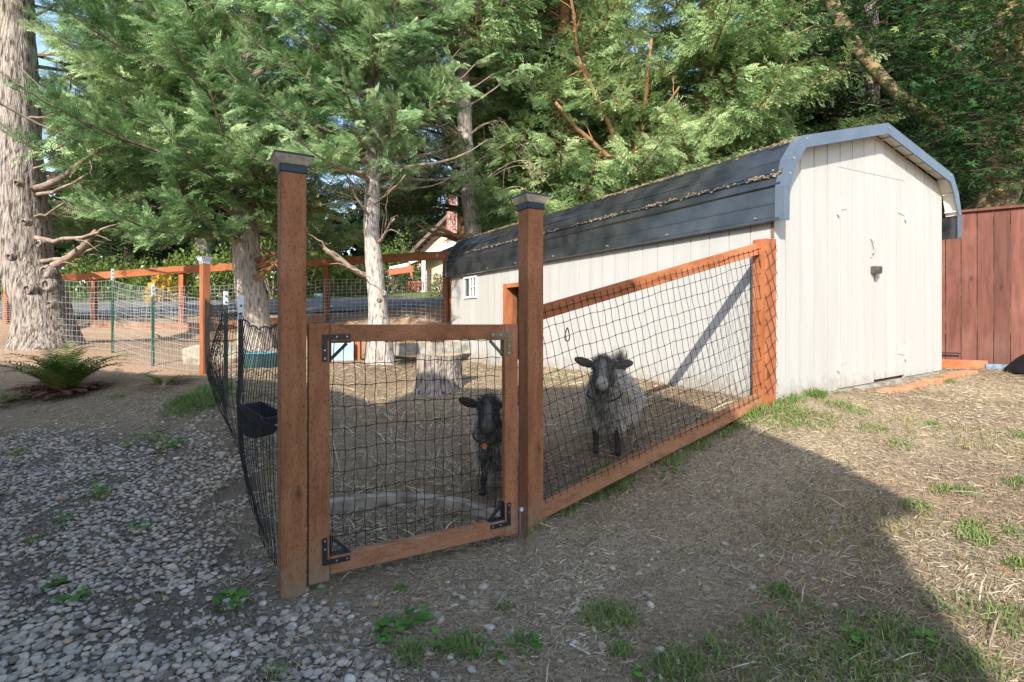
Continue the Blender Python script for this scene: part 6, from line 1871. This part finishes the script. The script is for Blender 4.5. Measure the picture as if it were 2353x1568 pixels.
# ---------------------------------------------------------------- goats
import bmesh
def goat(label, origin, yaw, scale, seed, tone, headturn=0.0, collar=None):
    """body is built facing -Y in its own frame as one remeshed skin"""
    r = np.random.default_rng(seed)
    x0, y0, z0 = origin
    t = thing('goat', label, 'goat', origin, None)
    bm = bmesh.new()
    def ball(c, rad, sx=1, sy=1, sz=1, rot=None):
        M4 = Matrix.Translation(c) @ (rot.to_4x4() if rot is not None else Matrix.Identity(4)) @ Matrix.Diagonal((rad * sx, rad * sy, rad * sz, 1))
        bmesh.ops.create_icosphere(bm, subdivisions=3, radius=1.0, matrix=M4)
    def chain(pts, rads, step=.35):
        for (a, b, ra, rb) in zip(pts[:-1], pts[1:], rads[:-1], rads[1:]):
            a = Vector(a); b = Vector(b); n = max(2, int((b - a).length / (min(ra, rb) * step)) + 1)
            for i in range(n + 1):
                q = i / n; ball(a.lerp(b, q), ra + (rb - ra) * q)
    hp = Vector((0, -.235, .60)); hr = Matrix.Rotation(headturn, 3, 'Z')
    HS = 1.2
    def Hd(p): return hp + hr @ (Vector(p) - hp) * HS
    # trunk
    chain([(0, -.06, .41), (0, .12, .405), (0, .34, .43)], [.145, .165, .15])
    ball((0, .0, .455), .125); ball((0, -.13, .40), .115, .95, 1, 1.15)
    # neck and head
    chain([(0, -.10, .47), (0, -.18, .56), tuple(hp)], [.115, .088, .07])
    ball(Hd((0, -.285, .655)), .066 * HS, .95, 1.05, .98)
    ball(Hd((0, -.30, .675)), .055 * HS)
    chain([Hd((0, -.31, .650)), Hd((0, -.385, .600)), Hd((0, -.435, .570))], [.055 * HS, .041 * HS, .034 * HS])
    ball(Hd((0, -.445, .575)), .030 * HS, 1.15, .8, .9)
    chain([Hd((0, -.30, .60)), Hd((0, -.41, .555))], [.038 * HS, .024 * HS])
    for s in (-1, 1):
        ball(Hd((s * .045, -.335, .672)), .021 * HS)                      # brow
        ball(Hd((s * .017, -.462, .582)), .010)                      # nostril rim
        e0 = Hd((s * .055, -.265, .668)); e1 = Hd((s * .175, -.275, .690 + (.020 if s < 0 else 0)))
        d = (e1 - e0); q = d.to_track_quat('X', 'Z').to_matrix()
        ball((e0 + e1) / 2 + Vector((0, 0, .0)), 1, .082, .012, .035, q)
        ball(e0.lerp(e1, .18), .020, 1.2, .8, 1)
        # fore leg
        chain([(s * .080, -.08, .36), (s * .083, -.09, .27), (s * .083, -.10, .205), (s * .083, -.092, .07), (s * .083, -.10, .035)], [.062, .040, .030, .0205, .023])
        ball((s * .083, -.108, .018), .028, 1, 1.15, .75)
        # hind leg: stifle forward, hock back
        chain([(s * .085, .36, .40), (s * .100, .31, .29), (s * .100, .425, .20), (s * .100, .395, .07), (s * .100, .385, .035)], [.100, .062, .027, .0205, .023])
        ball((s * .100, .375, .018), .028, 1, 1.15, .75)
    chain([(0, .47, .50), (0, .52, .575), (0, .50, .66)], [.034, .024, .013])
    me = bpy.data.meshes.new('tmp'); bm.to_mesh(me); bm.free()
    ob = bpy.data.objects.new('tmp', me); COL.objects.link(ob)
    rm = ob.modifiers.new('r', 'REMESH'); rm.mode = 'VOXEL'; rm.voxel_size = .0075
    sm = ob.modifiers.new('s', 'SMOOTH'); sm.factor = .6; sm.iterations = 3
    dg = bpy.context.evaluated_depsgraph_get(); ev = ob.evaluated_get(dg); em = ev.to_mesh()
    n = len(em.vertices); V = np.empty(n * 3); em.vertices.foreach_get('co', V); V = V.reshape(-1, 3)
    Fc = [tuple(p.vertices) for p in em.polygons]
    Nn = np.empty(n * 3); em.vertices.foreach_get('normal', Nn); Nn = Nn.reshape(-1, 3)
    ev.to_mesh_clear(); bpy.data.objects.remove(ob)
    V = V + Nn * (.002 * r.standard_normal((n, 1)))
    # head frame coordinates
    Hi = np.array(hr.inverted()); HV = (V - np.array(hp)) @ Hi.T / HS + np.array(hp)
    head = (HV[:, 1] < -.225) & (HV[:, 2] > .535)
    tint = np.full(n, .02)
    tint += .01 * r.standard_normal(n)
    wool = (V[:, 2] > .27) & ~head
    tint = np.where(wool, .38 if tone == 'grey' else .45, tint)
    blaze = head & (np.abs(HV[:, 0]) < .020) & (HV[:, 1] < -.33) & (HV[:, 2] > .585)
    tint = np.where(blaze, .22 if tone == 'grey' else .13, tint)
    muz = head & (HV[:, 1] < -.425)
    tint = np.where(muz, .40 if tone == 'grey' else .09, tint)
    if tone == 'grey':
        tint = np.where(head & ~blaze & ~muz, .07 + .05 * r.random(n), tint)
    if tone == 'black': tint = np.where(wool & (V[:, 1] < -.10) & (np.abs(V[:, 0]) < .10), .06, tint)
    c, s = math.cos(yaw), math.sin(yaw); Rz = np.array([[c, -s, 0], [s, c, 0], [0, 0, 1]])
    W = lambda A: (np.asarray(A) @ Rz.T) * scale + np.array(origin)
    body = meshobj('body', W(V), Fc, M['goatcoat'], t, smooth=True, attr=dict(tint=np.clip(tint, 0, 1)))
    # eyes
    for sd in (-1, 1):
        m = MB(); p = Hd((sd * .0545, -.345, .664)); q = W([p])[0]; m.lathe(Vector(q) - Vector((0, 0, .009)), [(.001, 0), (.007, .003), (.0095, .009), (.007, .015), (.001, .018)], 10); m.build('eye', M['eye'], t, smooth=True)
    # small curved horn stubs hidden in the fringe are absent; long curly fleece as real strands
    def strands(mask, num, L0, L1, w, fall, col, cs, name, outw=.55, curl=.5):
        idx = np.nonzero(mask)[0]; pick = idx[r.integers(0, len(idx), num)]
        P = V[pick] + r.standard_normal((num, 3)) * .003; N_ = Nn[pick]; L = (L0 + (L1 - L0) * r.random(num))[:, None]
        d = N_ * outw + np.array([0, .25, -fall]) + r.standard_normal((num, 3)) * curl * .5; d /= np.linalg.norm(d, axis=1, keepdims=True)
        sd = np.cross(d, r.standard_normal((num, 3))); sd /= np.linalg.norm(sd, axis=1, keepdims=True)
        cur = np.cross(d, sd); amp = (.16 + .32 * r.random(num))[:, None] * L
        segs = 4; rows = []
        ph = r.random(num)[:, None] * 6
        for k in range(segs + 1):
            f = k / segs; ww = w * (1 - .75 * f)
            c_ = P + d * L * f + cur * amp * np.sin(ph + f * 5) * f + np.array([0, 0, -1]) * L * f * f * .30 * fall
            rows.append(c_ - sd * ww); rows.append(c_ + sd * ww)
        A = np.stack(rows, 1)
        VV = W(A.reshape(-1, 3)); b = np.arange(num)[:, None] * (2 * (segs + 1)); F4 = np.concatenate([b + [2 * k, 2 * k + 1, 2 * k + 3, 2 * k + 2] for k in range(segs)], 1).reshape(-1, 4)
        tt = col(P) + cs * r.standard_normal(num); tt = np.repeat(tt, 2 * (segs + 1)) + np.tile(np.repeat(np.linspace(-.05, .12, segs + 1), 2), num)
        return meshobj(name, VV, F4, M['goatcoat'], t, kind='stuff', attr=dict(tint=np.clip(tt, 0, 1)))
    if tone == 'grey':
        col = lambda P: .50 + .12 * np.sin(P[:, 0] * 40) * np.cos(P[:, 2] * 30) - .22 * (P[:, 1] < -.12) * (np.abs(P[:, 0]) < .05) + .16 * smooth(.15, .4, P[:, 1])
    else:
        col = lambda P: .80 - .66 * smooth(.10, .05, np.abs(P[:, 0])) * smooth(-.02, -.10, P[:, 1]) * smooth(.60, .50, P[:, 2] * .9) + .1 * np.sin(P[:, 2] * 35)
    upper = wool & (V[:, 2] > .29)
    strands(upper, 17000, .028, .066, .0028, .55, col, .24, 'fleece')
    skirt = (V[:, 2] > .24) & (V[:, 2] < .36) & ~head
    strands(skirt, 4500, .04, .09, .0028, 1.2, col, .22, 'belly_fleece', outw=.3)
    brow = (HV[:, 2] > .675) & (HV[:, 1] > -.345) & (HV[:, 1] < -.22) & (np.abs(HV[:, 0]) < .055)
    if brow.any(): strands(brow, 500, .02, .045, .0016, .1, lambda P: np.full(len(P), .12 if tone == 'grey' else .05), .05, 'forelock', outw=.8)
    chin = (HV[:, 2] < .575) & (HV[:, 1] < -.29) & (HV[:, 1] > -.40)
    if chin.any(): strands(chin, 500, .04, .10 if tone == 'grey' else .05, .0018, 1.6, lambda P: np.full(len(P), .10), .08, 'beard', outw=.1)
    face = head & ~blaze & ~muz & (HV[:, 2] < .70) & (np.abs(HV[:, 0]) < .07)
    strands(face, 1600, .010, .022, .0012, .6, lambda P: np.full(len(P), .09 if tone == 'grey' else .04), .06, 'face_hair', outw=.5)
    tail = (V[:, 1] > .50) & (V[:, 2] > .54)
    if tail.any(): strands(tail, 500, .06, .13, .0018, -1.0, lambda P: np.full(len(P), .10), .08, 'tail_hair', outw=.4)
    if collar:
        m = MB(); pts = []
        for k in range(25):
            a = 2 * math.pi * k / 24; p = Vector((.128 * math.cos(a), -.185 + .105 * math.sin(a), .505 + .055 * math.sin(a) - .028)); pts.append(tuple(W([p])[0]))
        m.tube(pts, .007, 5, False); m.build('collar', mat('collar_' + tone, (.04, .03, .025)), t)
        if collar == 'tag':
            p = W([(0, -.335, .415)])[0]; m = MB(); m.lathe(p, [(.001, -.003), (.019, -.003), (.019, .003), (.001, .003)], 14, (0, -1, .1)); m.build('name_tag', mat('orange_tag', (.60, .16, .04), rough=.4), t)
    return t
M['goatcoat'] = mat('goat_coat', (.014, .012, .012), (.75, .68, .58), (.34, .30, .255), tint=True, lo=0, hi=1, rough=.7, transl=.0)
M['eye'] = mat('goat_eye', (.02, .015, .008), rough=.1, spec=.8)
x, y = pix(1405, 1060)
goat('grey shaggy goat with pale nose stripe standing behind the sloping net', (x, y + .10, g1(x, y + .1) + .0), R(-20), .97, 5, 'grey', headturn=R(8), collar='band')
x, y = pix(1143, 1150)
goat('black faced goat with an orange tag half hidden by the gate frame', (x + .0, y + .08, g1(x, y + .08) + .01), R(-14), .95, 6, 'black', headturn=R(15), collar='tag')
